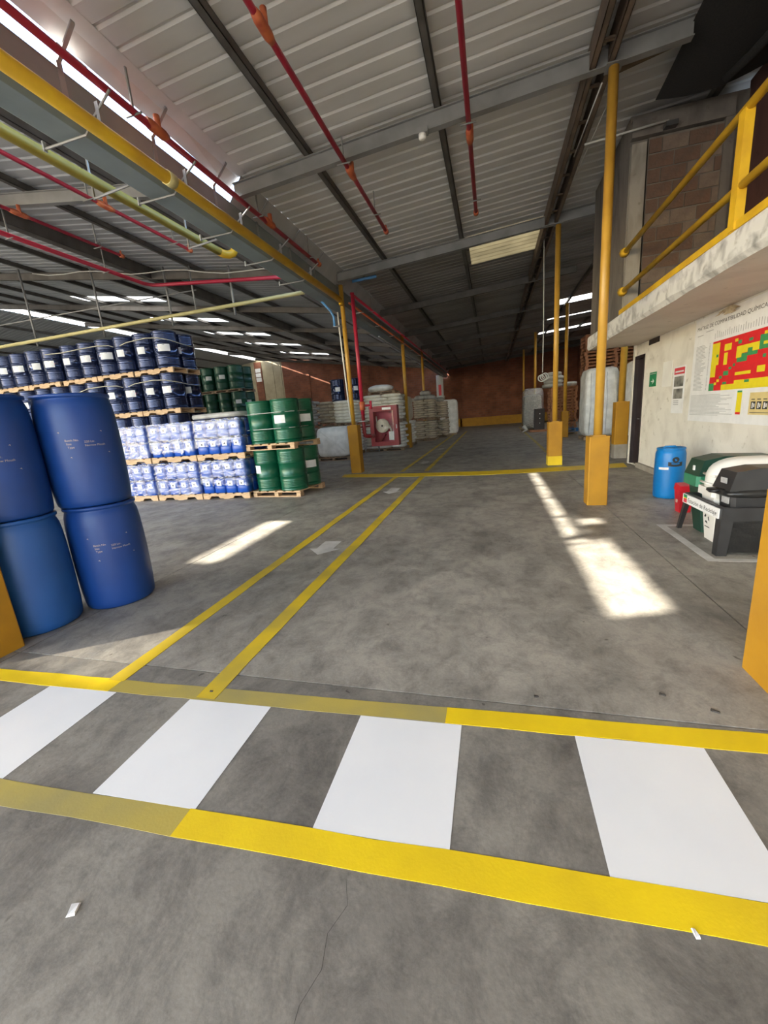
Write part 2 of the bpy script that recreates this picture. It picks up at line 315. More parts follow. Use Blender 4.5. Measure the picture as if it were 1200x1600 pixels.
def struct(name, mb, mats, label=None, **k):
    o = mb.build(name, mats, **k); o['kind'] = 'structure'
    if label: o['label'] = label
    return o
KIDS = {}
def copy_tree(root, loc, rz=0.0, label=None, group=None, scale=None):
    if root.name not in KIDS:
        KIDS[root.name] = [(c, [g for g in bpy.data.objects if g.parent == c]) for c in bpy.data.objects if c.parent == root]
    r = root.copy(); COL.objects.link(r); r.location = loc; r.rotation_euler = (0, 0, rz)
    if scale: r.scale = scale
    if label: r['label'] = label
    if group: r['group'] = group
    for c, gs in KIDS[root.name]:
        d = c.copy(); COL.objects.link(d); d.parent = r
        for g in gs:
            e = g.copy(); COL.objects.link(e); e.parent = d
    return r
def place(proto, used, loc, rz, label, group, scale=None):
    # first use moves the prototype itself, later uses copy it
    if not used[0]:
        used[0] = True
        KIDS[proto.name] = [(c, [g for g in bpy.data.objects if g.parent == c]) for c in bpy.data.objects if c.parent == proto]
        proto.location = loc; proto.rotation_euler = (0, 0, rz); proto['label'] = label; proto['group'] = group
        if scale: proto.scale = scale
        return proto
    r = copy_tree(proto, loc, rz, label, group)
    r.scale = scale or (1, 1, 1)
    return r
def text_geo(s, size, align='LEFT'):
    cu = bpy.data.curves.new('text', 'FONT'); cu.body = s; cu.size = size; cu.align_x = align; cu.resolution_u = 3
    o = bpy.data.objects.new('text', cu); COL.objects.link(o); dg = bpy.context.evaluated_depsgraph_get(); dg.update()
    me = bpy.data.meshes.new_from_object(o.evaluated_get(dg))
    vs = [tuple(v.co) for v in me.vertices]; fs = [tuple(p.vertices) for p in me.polygons]
    bpy.data.objects.remove(o); bpy.data.curves.remove(cu); bpy.data.meshes.remove(me)
    return vs, fs
ORD = ['first', 'second', 'third', 'fourth', 'fifth', 'sixth', 'seventh', 'eighth', 'ninth', 'tenth', 'eleventh', 'twelfth']

# ================================================================== THE SETTING
# ---- floor: poured slabs with open joints
fx = [-60, -34, -20, -9.2, -3.45, 1.54, 12]; fy = [-60, -14, -5, 1.875, 11.0, 20.0, 29.0, 41]
floor = struct('floor', MB().box(-60, 12, -60, 41, -0.30, -0.05), 'joint_dark', 'grey stained concrete warehouse floor')
for i in range(len(fx) - 1):
    for j in range(len(fy) - 1):
        g = 0.005
        MB().box(fx[i] + g, fx[i + 1] - g, fy[j] + g, fy[j + 1] - g, -0.05, 0.0).build('floor_slab', 'concrete_front_dark' if -5.5 < fy[j] < 1.5 else 'concrete_floor', floor)

# ---- painted floor markings (thin paint films)
def strip(pts_a, pts_b, mi=0, mb=None, z=0.0015):
    mb = mb or MB(); n = len(pts_a)
    vs = [(x, y, z) for x, y in pts_a] + [(x, y, z) for x, y in pts_b] + [(x, y, 0.0) for x, y in pts_a] + [(x, y, 0.0) for x, y in pts_b]
    fs = []
    for i in range(n - 1):
        fs += [(i, i + 1, n + i + 1, n + i), (i, 2 * n + i, 2 * n + i + 1, i + 1), (n + i, n + i + 1, 3 * n + i + 1, 3 * n + i)]
    return mb.add(vs, fs, mi)
def band(x0, x1, ya, yb, s, name_mat, mb, z, step=0.25, seed=1):
    rnd = random.Random(seed); n = max(2, int((x1 - x0) / step)); A = []; B = []
    for i in range(n + 1):
        x = x0 + (x1 - x0) * i / n
        A.append((x, yb + s * x + rnd.uniform(-.004, .004))); B.append((x, ya + s * x + rnd.uniform(-.004, .004)))
    return strip(B, A, name_mat, mb, z)
mb = MB(); band(-5.2, -2.30, 1.693, 1.806, 0.0375, 0, mb, .0020, seed=1); band(-2.30, -0.20, 1.693, 1.800, 0.0375, 1, mb, .0014, seed=2); band(-0.25, 1.312, 1.693, 1.806, 0.0375, 0, mb, .0022, seed=3)
tag(mb.build('yellow_floor_line', ['paint_yellow', 'paint_faded']), 'yellow edge line on the far side of the white crossing stripes, worn in the middle', 'floor marking')
mb = MB(); band(-3.6, -1.18, 0.983, 1.091, 0.042, 1, mb, .0014, seed=4); band(-1.22, 2.4, 0.980, 1.094, 0.042, 0, mb, .0022, seed=5)
tag(mb.build('yellow_floor_line', ['paint_yellow', 'paint_faded']), 'broad yellow line along the near side of the crossing stripes', 'floor marking')
for i, x in enumerate((-2.75, -1.715, -0.685, 0.343)):
    y0 = 1.094 + 0.042 * x; y1 = 1.690 + 0.0375 * x; d = 0.516
    o = strip([(x, y0), (x + d, y0 + .042 * d)], [(x, y1), (x + d, y1 + .0375 * d)]).build('crosswalk_stripe', 'paint_white')
    tag(o, ['leftmost white crossing stripe, cut by the left picture edge', 'white crossing stripe second from the left', 'white crossing stripe below the middle of the picture, third from left', 'widest white crossing stripe at the right of the picture'][i], 'floor marking', 'white crossing stripes')
def lane(x, wd, y0, y1, label, m='paint_lane', x1=None, seed=0):
    rnd = random.Random(seed); n = int((y1 - y0) / 0.4); A = []; B = []; x1 = x if x1 is None else x1
    for i in range(n + 1):
        q = i / n; xx = x + (x1 - x) * q; y = y0 + (y1 - y0) * q
        A.append((xx - wd / 2 + rnd.uniform(-.004, .004), y)); B.append((xx + wd / 2 + rnd.uniform(-.004, .004), y))
    return tag(strip(B, A, z=.003).build('yellow_lane_line', m), label, 'floor marking', 'yellow walkway lines')
lane(-2.345, 0.115, 1.70, 9.75, 'left yellow walkway line running from the crossing into the hall', 'paint_lane', -2.37, 1)
lane(-1.63, 0.125, 1.645, 9.75, 'right yellow walkway line running from the crossing into the hall', 'paint_lane', -1.68, 2)
lane(-2.41, 0.11, 10.6, 30, 'thin left walkway line continuing beyond the yellow threshold', 'paint_lane', -2.47, 3)
lane(-1.72, 0.12, 10.6, 30, 'thin right walkway line continuing beyond the yellow threshold', 'paint_lane', -1.80, 4)
lane(1.62, 0.11, 10.9, 31, 'faded yellow line running back from the middle right column', 'paint_faded', 1.85, 5)
A = [(-3.95, 10.06), (-2.0, 9.72), (-0.15, 9.52), (1.0, 9.62), (2.85, 9.86)]; B = [(-4.05, 10.56), (-2.0, 10.26), (-0.15, 10.12), (1.0, 10.20), (2.95, 10.50)]
tag(strip(A, B, z=.004).build('yellow_threshold_line', 'bright_yellow'), 'bright yellow line across the floor between the middle columns', 'floor marking')
def arrow(x, yt, L, wd, label):
    h = L * 0.42; s = wd * 0.27
    P = [(x, yt), (x + wd / 2, yt + h), (x + s, yt + h), (x + s, yt + L), (x - s, yt + L), (x - s, yt + h), (x - wd / 2, yt + h)]
    tag(MB().prism(P, 'z', 0.0, 0.0015).build('floor_arrow', 'paint_white_worn'), label, 'floor marking', 'white walkway arrows')
arrow(-1.99, 4.06, 0.50, 0.40, 'largest white floor arrow pointing to the viewer, between the walkway lines')
arrow(-2.01, 7.58, 0.62, 0.40, 'white floor arrow just before the yellow threshold line')
arrow(-2.07, 12.2, 0.62, 0.40, 'small white floor arrow just beyond the yellow threshold line')
arrow(-2.1, 16.6, 0.62, 0.40, 'faint far floor arrow level with the red hose cabinet')
mb = MB(); strip([(1.86, 4.02), (1.86, 5.24)], [(1.94, 4.02), (1.94, 5.24)], 0, mb); strip([(1.94, 4.02), (3.04, 4.02)], [(1.94, 4.09), (3.04, 4.09)], 0, mb); strip([(1.94, 5.17), (3.04, 5.17)], [(1.94, 5.24), (3.04, 5.24)], 0, mb)
tag(mb.build('bin_bay_outline', 'paint_white_worn'), 'pale painted outline on the floor around the recycling bins', 'floor marking')

# ---- roof
zR = lambda x: 5.52 + 0.07 * x
zL = lambda x: 5.37 + 0.147 * (-3.9 - x)
ceiling = struct('ceiling', MB().box(-3.66, 7.0, 41.0, 41.05, 5.2, 6.2), 'steel_dark', 'corrugated metal warehouse roof on steel beams')
def sheet_mesh(zf, x0, x1, wdt, m, name):
    prof = []; n = int(round(wdt / 0.25))
    for i in range(n):
        b = i * 0.25; prof += [(b, 0), (b + .178, 0), (b + .200, .020), (b + .222, .020), (b + .244, 0.0)]
    prof.append((wdt, 0)); k = len(prof); q = 0.004
    vs = [(x0, y, zf(x0) + z) for y, z in prof] + [(x1, y, zf(x1) + z) for y, z in prof]
    fs = [(i, i + 1, k + i + 1, k + i) for i in range(k - 1)]
    mb = MB().add(vs, fs); return mb.mesh(name, m)
SH = {}
def roof_sheet(zf, tagn, x0, x1, y, wdt, m, name='roof_sheet'):
    key = (tagn, x0, x1, wdt, m)
    if key not in SH: SH[key] = sheet_mesh(zf, x0, x1, wdt, m, name)
    return put(name, SH[key], ceiling, (0, y, 0))
for k in range(-7, 41):                                   # right bay
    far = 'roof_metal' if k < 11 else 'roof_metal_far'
    if k in (20, 24, 28): 
        roof_sheet(zR, 'R', -3.7, 2.85, k, 1.0, far); roof_sheet(zR, 'R', 2.85, 6.4, k, 1.0, 'skylight', 'skylight_sheet'); roof_sheet(zR, 'R', 6.4, 7.0, k, 1.0, far)
    elif k in (11, 12):
        roof_sheet(zR, 'R', -3.7, -0.5, k, 1.0, far); roof_sheet(zR, 'R', -0.5, 1.2, k, 1.0, 'skylight_aged', 'skylight_sheet'); roof_sheet(zR, 'R', 1.2, 7.0, k, 1.0, far)
    else:
        roof_sheet(zR, 'R', {-1: -3.78, 0: -3.78, 1: -3.80}.get(k, -3.7), 7.0, k, 1.0, far)
for k in range(-7, 40):                                   # left bay up to the ridge
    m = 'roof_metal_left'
    if k in (14, 18, 22, 26, 31):
        roof_sheet(zL, 'L', -12.4, -4.55, k, 1.0, m); roof_sheet(zL, 'L', -16.3, -12.4, k, 0.75, 'skylight', 'skylight_sheet'); roof_sheet(zL, 'L', -16.3, -12.4, k + .75, .25, m); roof_sheet(zL, 'L', -22.5, -16.3, k, 1.0, m)
    elif k in (-2,):                                      # added unseen: sheet dimming the front sun patch, skylight for more fill light
        roof_sheet(zL, 'L', -7.9, -4.55, k, 1.0, m); roof_sheet(zL, 'L', -9.3, -7.9, k, 1.0, 'dimming_roofing', 'dimming_sheet'); roof_sheet(zL, 'L', -16.3, -9.3, k, 1.0, 'skylight', 'skylight_sheet'); roof_sheet(zL, 'L', -22.5, -16.3, k, 1.0, m)
    elif k in (2, 6, 10):  # unseen skylights added to brighten the middle of the floor
        xs = {2: -9.3, 6: -10.4, 10: -17.0}[k]
        roof_sheet(zL, 'L', xs, -4.55, k, 1.0, m); roof_sheet(zL, 'L', -20.0, xs, k, 1.0, 'skylight', 'skylight_sheet'); roof_sheet(zL, 'L', -22.5, -20.0, k, 1.0, m)
    elif k in (0, 1):  # roof left open out of view, shaped for the left sun patch
        roof_sheet(zL, 'L', -8.95, -4.55, k, 1.0, m); roof_sheet(zL, 'L', -22.5, -9.75, k, 1.0, m)
    elif k in (37, 38):
        roof_sheet(zL, 'L', -16.6, -4.55, k, 1.0, m)
    else:
        roof_sheet(zL, 'L', -22.5, -4.55, k, 1.0, m)
def flat_sheet(pts, m, zf):
    MB().add([(x, y, zf(x)) for x, y in pts], [tuple(range(len(pts)))]).build('roof_sheet', m, ceiling)
flat_sheet([(-22.5, 37), (-16.6, 37), (-16.6, 37.08), (-22.5, 38.78)], 'roof_metal_left', zL)      # two sheets, open slit between them shaped to cast the end wall's sun streak
flat_sheet([(-16.6, 37.20), (-16.6, 39), (-22.5, 39), (-22.5, 38.90)], 'roof_metal_left', zL)
zL2 = lambda x: zL(-22.8) - 0.147 * (-22.8 - x)
for k in range(-7, 40):
    roof_sheet(zL2, 'L2', -36, -23.2, k, 1.0, 'roof_metal_left')
    if k >= 2: roof_sheet(lambda x: zL(-22.5) + .05, 'RG', -23.4, -22.45, k, 1.0, 'skylight', 'skylight_sheet')
# flashing that closes the valley beyond the sky gap
def flash(y0, y1):
    MB().add([(-3.93, y0, 4.92), (-3.66, y0, zR(-3.66)), (-3.66, y1, zR(-3.66)), (-3.93, y1, 4.92), (-3.93, y0, 4.915), (-3.66, y0, zR(-3.66) - .005), (-3.66, y1, zR(-3.66) - .005), (-3.93, y1, 4.915)],
             [(0, 1, 2, 3), (7, 6, 5, 4)]).build('flashing', 'roof_metal_left', ceiling)
flash(-7, -0.15); flash(6.45, 40)
for y in (1.5, 1.75):  # unseen sheets added across the slot to break up the sun strip
    roof_sheet(zR, 'R', -3.93, -3.70, y, 0.25, 'roof_metal', 'slot_blocker_sheet')
q = [(-3.55, zR(-3.55) - .004), (-3.72, zR(-3.72) - .02), (-3.885, 5.17)]           # folded drip edge narrowing the slot
yy = [2.35, 3.0, 3.8, 3.9, 5.2, 5.3, 6.45]
dz = [0.04, 0.0, 0.0, 0.0, -.01, -.01, -.05]
MB().add([(x, y, z + (d if i == 2 else 0)) for y, d in zip(yy, dz) for i, (x, z) in enumerate(q)], [(j * 3 + i, j * 3 + i + 1, j * 3 + i + 4, j * 3 + i + 3) for j in range(len(yy) - 1) for i in (0, 1)]).build('drip_edge', 'roof_metal', ceiling)
MB().box(-3.93, -3.80, 2.50, 2.72, 5.10, 5.105).build('slot_blocker_tab', 'roof_metal', ceiling); MB().box(-3.93, -3.82, 3.75, 4.05, 5.09, 5.095).build('slot_blocker_tab', 'roof_metal', ceiling)  # tabs added in the slot to interrupt the sun strip on the floor

BEAMS = [-6.5, -2.2, 2.1, 6.42, 10.77, 15.0, 19.3, 23.6, 27.9, 32.2, 36.5]
def cbeam(mb, x0, x1, zf, y, h, top, wd=0.09, t=0.012):
    def seg(y0, y1, a, b):
        vs = []
        for x in (x0, x1):
            z = zf(x) - top
            vs += [(x, y0, z - a), (x, y1, z - a), (x, y1, z - b), (x, y0, z - b)]
        mb.add(vs, [(0, 1, 2, 3), (7, 6, 5, 4), (0, 4, 5, 1), (1, 5, 6, 2), (2, 6, 7, 3), (3, 7, 4, 0)])
    seg(y - wd / 2, y + wd / 2, 0, t); seg(y - wd / 2, y + wd / 2, h - t, h); seg(y - t, y + t, t, h - t)
    return mb
names_b = {6.42: 'grey roof beam over the nearest right column', 10.77: 'grey roof beam joining the two middle yellow columns'}
for y in BEAMS:
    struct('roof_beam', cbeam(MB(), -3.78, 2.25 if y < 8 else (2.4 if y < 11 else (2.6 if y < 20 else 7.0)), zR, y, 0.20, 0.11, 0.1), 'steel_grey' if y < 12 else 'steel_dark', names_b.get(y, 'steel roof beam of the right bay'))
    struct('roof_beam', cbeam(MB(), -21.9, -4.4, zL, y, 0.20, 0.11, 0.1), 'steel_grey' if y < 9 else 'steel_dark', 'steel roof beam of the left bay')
def along(mb, x, zf, y0, y1, wd, h, top=0.0, t=0.008):
    z = zf(x) - top
    mb.box(x - wd / 2, x + wd / 2, y0, y1, z - t, z); mb.box(x - wd / 2, x + wd / 2, y0, y1, z - h, z - h + t); mb.box(x - wd / 2, x - wd / 2 + t, y0, y1, z - h, z); 
    mb.box(x + wd / 2 - t, x + wd / 2, y0, y1, z - h, z); return mb
for x, wd in ((-2.52, .085), (-0.63, .085), (3.2, .085), (5.1, .085)):
    struct('roof_purlin', along(MB(), x, zR, -7, 41, wd, 0.10), 'steel_dark', 'dark steel roof purlin of the right bay')
for x in (-5.95, -7.85, -11.65, -13.6, -15.5, -17.4, -19.3, -21.2):
    struct('roof_purlin', along(MB(), x, zL, -7, 39, .085, 0.11), 'steel_dark', 'dark steel roof purlin of the left bay')
for x in (-25, -27, -29, -31, -33):
    struct('roof_purlin', along(MB(), x, zL2, -3, 39, .085, 0.11), 'steel_dark', 'dark steel roof purlin beyond the ridge')
struct('main_beam', along(MB(), -9.5, zL, -3, 39, .20, 0.30), 'steel_dark', 'deep steel main beam of the left bay')
mb = MB(); along(mb, 1.22, zR, -3, 38.8, .07, 0.26, 0.02); along(mb, 1.42, zR, -3, 38.8, .07, 0.26, 0.02)
for i in range(60):
    y = -3 + i * 0.7; mb.box(1.24, 1.40, y, y + .05, zR(1.3) - .22, zR(1.3) - .20)
struct('main_beam', mb, 'steel_rust', 'double rusty main beam above the right column row')

# ---- far wall, side walls
struct('wall_far', MB().box(-20.4, 7.2, 38.8, 39.0, 0, 8.3), 'far_brick', 'red brick end wall of the warehouse')
MB().box(-4.2, 7.2, 38.72, 38.8, 0, 0.75).build('wall_base_band', 'plinth_yellow', bpy.data.objects['wall_far'])
MB().box(-20.4, -4.2, 38.70, 38.8, 2.65, 2.95).build('wall_ledge', 'raw_concrete', bpy.data.objects['wall_far'])
for x in (-17.6, -14.6, -11.4, -8.2, -5.0, -2.8):
    MB().box(x - .1, x + .1, 38.72, 38.8, 0, 5.2 if x > -5.5 else 6.3).build('wall_pier', 'far_brick', bpy.data.objects['wall_far'])
wp = struct('wall_panels', MB().box(-36, -20.4, 38.85, 39.0, 0, 8.3), 'beige_sheet', 'beige sheet cladding left of the brick end wall')
for i in range(18):
    x = -36 + i * .86
    if abs(x + 23.0) > .5: MB().box(x, x + .82, 38.80, 38.85, 0, 7.9).build('cladding_panel', 'beige_sheet', wp)
MB().box(-23.5, -22.7, 38.74, 38.86, 0, 7.9).build('brick_pier', 'far_brick', wp)
for k in range(3): MB().box(-23.4, -22.8, 38.70, 38.76, 6.0 + k * .45, 6.38 + k * .45).build('pane', 'paper_white', wp)
struct('wall_left', MB().box(-36.2, -36, -3, 39, 0, 6.6), 'roof_metal_left', 'metal clad left side wall far behind the drums')
struct('wall_side', MB().box(7.0, 7.2, 10.4, 39, 0, 6.2), 'far_brick', 'brick right side wall of the rear hall')

# ---- right-hand building: white wall, slab, upper storey
wall_right = struct('wall_right', MB().prism([(-10, 0), (-10, 2.6), (10.45, 2.6), (10.45, 2.30), (9.86, 2.30), (9.86, 0.02), (10.45, 0.02), (10.45, 0)], 'x', 3.05, 3.25), 'white_plaster', 'scuffed white plaster wall on the right')
MB().box(3.02, 3.25, 10.40, 10.50, 0, 2.6).build('wall_end', 'white_plaster', wall_right)
MB().box(3.25, 7.0, 10.30, 10.45, 0, 2.6).build('wall_return', 'white_plaster', wall_right)
d1 = struct('door_1', MB().box(3.10, 3.14, 9.88, 10.40, 0.02, 2.28), 'door_dark', 'narrow dark door at the far end of the white wall')
MB().box(3.03, 3.12, 9.84, 9.90, 0.02, 2.33).build('door_frame', 'door_dark', d1); MB().box(3.03, 3.12, 9.84, 10.44, 2.27, 2.33).build('door_frame', 'door_dark', d1); MB().box(3.03, 3.12, 10.37, 10.43, 0.02, 2.33).build('door_frame', 'door_dark', d1)
MB().tube([(3.09, 9.97, 1.02), (3.05, 9.97, 1.02), (3.05, 10.07, 1.02)], .011, 8).build('door_handle', 'galvanised', d1)
vent = MB().box(3.043, 3.06, 9.13, 9.66, 2.46, 2.575).build('vent_opening', 'door_dark', wall_right)
struct('baseboard_right', MB().box(2.98, 3.05, 7.2, 9.8, 0, 0.10), 'raw_concrete', 'rough cement skirting at the foot of the white wall')
rnd = random.Random(3)
mb = MB(); n = 52; top = []; bot = []                     # slab with a chipped lower arris
ys = [10.35 - i * (10.35 + 9) / n for i in range(n + 1)]
vs = []; fs = []
for i, y in enumerate(ys):
    c = rnd.uniform(0, .035); e = rnd.uniform(0, .012)
    vs += [(3.6, y, 2.83), (2.06 + e, y, 2.83), (2.05 + e, y, 2.80), (2.05 + rnd.uniform(0, .01), y, 2.585 + c), (2.075 + c, y, 2.56), (3.6, y, 2.56)]
for i in range(n):
    for j in range(6): fs.append((i * 6 + j, i * 6 + (j + 1) % 6, (i + 1) * 6 + (j + 1) % 6, (i + 1) * 6 + j))
fs += [tuple(range(6)), tuple(range(n * 6 + 5, n * 6 - 1, -1))]
mb.add(vs, fs); mb.m = [1 if (k < n * 6 and k % 6 in (4,)) else 0 for k in range(len(fs))]
slab = struct('balcony_slab', mb, ['slab_paint', 'soffit'], 'concrete balcony slab with flaking white edge above the wall')
# upper room beyond the railing
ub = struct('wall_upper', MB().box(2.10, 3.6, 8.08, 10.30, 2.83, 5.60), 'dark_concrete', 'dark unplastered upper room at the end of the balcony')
MB().box(2.34, 3.30, 8.02, 8.08, 2.83, 5.25).build('mortar_bed', 'mortar', ub)
MB().box(2.11, 2.31, 7.99, 8.08, 2.83, 5.20).build('concrete_pillar', 'pale_concrete', ub)
MB().box(2.10, 3.4, 7.97, 8.08, 5.27, 5.5).build('lintel', 'dark_concrete', ub)
MB().box(3.30, 3.42, 7.98, 8.08, 2.83, 5.27).build('concrete_pillar', 'dark_concrete', ub)
bricks = {}
for r in range(12):
    z = 2.86 + r * .198; x = 2.35 - (0.17 if r % 2 else 0)
    while x < 3.29:
        a = max(x, 2.35); b = min(x + .325, 3.29)
        if b - a > .06:
            key = round(b - a, 2)
            if key not in bricks:
                bricks[key] = [MB().box(0, key, -0.012, 0.03, 0, .178).mesh('brick', mm) for mm in ('brick_piece', 'brick_piece_pale')]
            p = put('brick', bricks[key][1 if rnd.random() < .4 else 0], ub, (a, 8.02 + rnd.uniform(-.006, .006), z))
        x += .345
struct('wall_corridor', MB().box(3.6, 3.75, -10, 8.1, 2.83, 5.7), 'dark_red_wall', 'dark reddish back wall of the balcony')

# ================================================================== COLUMNS
def column(label, x, y, ph, pw, ztop, pr=0.058, bare=0.0, bright=0.0, oct=False):
    t = thing('yellow_column', label, 'column', (x, y, 0), 0, 'yellow roof columns')
    h = pw / 2
    mb = MB()
    b = 0.012
    mb.prism([(-h + b, -h), (h - b, -h), (h, -h + b), (h, h - b), (h - b, h), (-h + b, h), (-h, h - b), (-h, -h + b)], 'z', bare, ph)
    mb.build('plinth', 'plinth_yellow', t)
    if bare: MB().box(-h + .004, h - .004, -h + .004, h - .004, 0, bare).build('plinth_foot', 'raw_concrete', t)
    if bright: MB().box(-h - .004, h + .004, -h - .004, h + .004, 0, bright).build('painted_foot', 'bright_yellow', t)
    MB().tube([(0, 0, ph - .02), (0, 0, ztop)], pr, 20).build('pole', 'pole_yellow', t)
    MB().box(-.09, .09, -.09, .09, ztop - .012, ztop).build('top_plate', 'steel_grey', t)
    MB().box(-.085, .085, -.085, .085, ph, ph + .012).build('base_plate', 'pole_yellow', t)
    return t
beamz = lambda x: zR(x) - 0.31
column('nearest yellow column plinth, cut by the right picture edge', 1.475, 2.215, 1.0, 0.33, beamz(1.47))
column('nearest yellow column plinth, cut by the left edge beside blue barrels', -3.685, 1.795, 1.3, 0.33, beamz(-3.7))
column('tall yellow column standing alone in front of the light blue barrel', 1.455, 6.42, 0.99, 0.265, beamz(1.45))
column('yellow column rising from the bright yellow threshold line', 1.475, 10.80, 1.05, 0.32, beamz(1.47), bright=.22)
column('yellow column carrying the red standpipe, left of the hose cabinet', -3.77, 10.95, 1.33, 0.30, beamz(-3.77) - .02)
column('yellow column under the balcony end with a bare cement foot', 3.11, 11.52, 1.39, 0.30, zR(3.1) - .12, bare=.35, pr=.075)
column('yellow column just behind the red hose cabinet', -3.80, 18.7, 1.1, 0.30, beamz(-3.8), pr=.075)
column('yellow column among the far left sack stacks', -3.80, 24.0, 1.1, 0.28, beamz(-3.8), pr=.07)
column('yellow column in front of the stacked pallets at right', 3.05, 19.4, 1.1, 0.28, zR(3) - .31, pr=.07)
column('far yellow column behind the grey wrapped load', 2.50, 26.6, 1.1, 0.28, zR(2.5) - .12, pr=.07)
column('farthest yellow column before the brick end wall', 2.30, 33.0, 1.1, 0.28, zR(2.3) - .12, pr=.07)

# ================================================================== GUTTER AND PIPES
g = thing('valley_gutter', 'dark sheet metal valley gutter hanging between the two roofs', 'gutter', (0, 0, 0))
mb = MB(); prof = [(-3.888, 4.93), (-3.90, 4.93), (-3.90, 4.56), (-3.97, 4.52), (-4.32, 4.55), (-4.40, 4.60), (-4.40, 5.06), (-4.43, 5.06)]
vs = [(x, y, z) for y in (-3.0, 38.7) for x, z in prof]; k = len(prof)
mb.add(vs, [(i, i + 1, k + i + 1, k + i) for i in range(k - 1)])
inner = [(-3.905, 4.925), (-3.905, 4.565), (-3.97, 4.526), (-4.32, 4.556), (-4.395, 4.604), (-4.395, 5.055)]
vs = [(x, y, z) for y in (-3.0, 38.7) for x, z in inner]; k = len(inner); mb.add(vs, [(i, k + i, k + i + 1, i + 1) for i in range(k - 1)])
mb.build('channel', 'gutter_metal', g)
for y in (1.45, 2.62, 3.80, 4.92, 6.05, 7.2, 8.4, 9.6):
    MB().box(-3.915, -3.893, y - .03, y + .03, 4.62, 5.0).build('bracket', 'galvanised', g)
    MB().add([(-3.91, y - .02, 4.99), (-3.91, y + .02, 4.99), (-3.64, y + .02, zR(-3.64) - .03), (-3.64, y - .02, zR(-3.64) - .03), (-3.91, y - .02, 4.97), (-3.91, y + .02, 4.97), (-3.64, y + .02, zR(-3.64) - .05), (-3.64, y - .02, zR(-3.64) - .05)],
             [(0, 1, 2, 3), (7, 6, 5, 4), (0, 4, 5, 1), (2, 6, 7, 3), (1, 5, 6, 2), (0, 3, 7, 4)]).build('tie_strap', 'galvanised', g)
def arm(x0, x1, y, z0, z1, parent, m='galvanised', name='hanger_arm'):
    MB().tube([(x0, y, z0), (x1, y, z1)], .016, 6, smooth=False).build(name, m, parent)
p = thing('gas_pipe', 'thick yellow pipe running along under the valley gutter', 'pipe', (0, 0, 0))
MB().tube([(-3.70, -3, 4.475), (-3.70, 10.6, 4.475)], .070, 18).build('pipe', 'pipe_yellow', p)
MB().tube([(-3.70, 4.78, 4.475), (-3.70, 4.90, 4.475)], .079, 18).build('coupling', 'pipe_pale_yellow', p)
MB().tube([(-3.70, 10.6, 4.475), (-3.73, 10.72, 4.40)], .05, 14).build('end_cap', 'pipe_yellow', p)
for y in (2.75, 3.95, 5.15, 6.35, 7.6, 8.9):
    MB().tube([(-4.47, y, 4.492), (-3.90, y, 4.492), (-3.78, y, 4.60), (-3.52, y, 4.775)], .013, 6, smooth=False).build('hanger_arm', 'steel_grey', p)
    MB().box(-4.475, -4.455, y - .018, y + .018, 4.47, 4.56).build('hanger_end', 'galvanised', p)
    MB().box(-3.72, -3.68, y - .012, y + .012, 4.535, 4.72).build('hanger_rod', 'steel_grey', p)
p = thing('gas_pipe', 'dull yellow pipe under the left roof ending in an upturned elbow', 'pipe', (0, 0, 0))
MB().tube([(-5.0, -3, 4.73), (-5.0, 7.70, 4.82)], .068, 16).build('pipe', 'pipe_dull_yellow', p)
MB().tube([(-5.0, 7.60, 4.82), (-5.0, 7.74, 4.822), (-4.95, 7.84, 4.83), (-4.87, 7.88, 4.86), (-4.82, 7.89, 4.93), (-4.81, 7.89, 5.02)], .072, 16).build('elbow', 'pipe_yellow', p)
for y in (3.2, 5.1, 6.9):
    arm(-5.12, -4.50, y, 4.66, 4.70, p, 'steel_grey'); MB().box(-5.13, -5.112, y - .012, y + .012, 4.64, zL(-5.1) - .01).build('hanger_rod', 'steel_grey', p)
p = thing('gas_pipe', 'pale yellow pipe crossing the left bay above the navy drums', 'pipe', (0, 0, 0))
MB().tube([(-17, 10.3, 4.66), (-4.53, 10.3, 4.70)], .048, 14).build('pipe', 'pipe_pale_yellow', p)
for x in (-13.77, -11.08, -8.62, -6.6):
    MB().tube([(x, 10.34, 4.45 if x > -12 else 4.5), (x, 10.34, zL(x) - .12)], .028, 8).build('hanger_rod', 'steel_grey', p)
MB().tube([(-17, 10.36, 5.32), (-7.7, 10.36, 5.24)], .018, 8).build('tie_bar', 'steel_grey', p)
MB().tube([(-7.76, 10.3, 4.75), (-7.76, 10.3, zL(-7.76) - .12)], .022, 8).build('hanger_rod', 'steel_grey', p)
def sprinkler(label, pts, r, ends, hangs=(), m='pipe_red'):
    t = thing('sprinkler_pipe', label, 'pipe', (0, 0, 0)); t['group'] = 'red fire pipes under the roofs'
    MB().tube(pts, r, 14).build('pipe', m, t)
    for (x, y, z, kind) in ends:
        if kind == 'tee':
            MB().tube([(x, y - .16, z), (x, y - .09, z), (x, y + .09, z), (x, y + .16, z)], [r * 1.1, r * 1.55, r * 1.55, r * 1.1], 12).build('tee_fitting', 'pipe_orange', t)
            MB().tube([(x + .02, y, z), (x + .02, y, z + .13)], r * 1.0, 10).build('sprinkler_head', 'pipe_orange', t)
        else:
            MB().tube([(x, y - .10, z), (x, y, z)], r * 1.45, 12).build('end_cap', 'pipe_orange', t)
            MB().tube([(x, y - .06, z), (x, y - .06, z + .10)], [r * .9, r * .5], 10).build('sprinkler_head', 'pipe_orange', t)
    for (x, y, z, top) in hangs:
        mb = MB(); mb.box(x - .008, x + .008, y - .012, y + .012, z - r - .01, top); mb.tube([(x - .10, y, z - r - .006), (x + .10, y, z - r - .006)], .010, 6)
        mb.build('hanger', 'steel_grey', t)
    return t
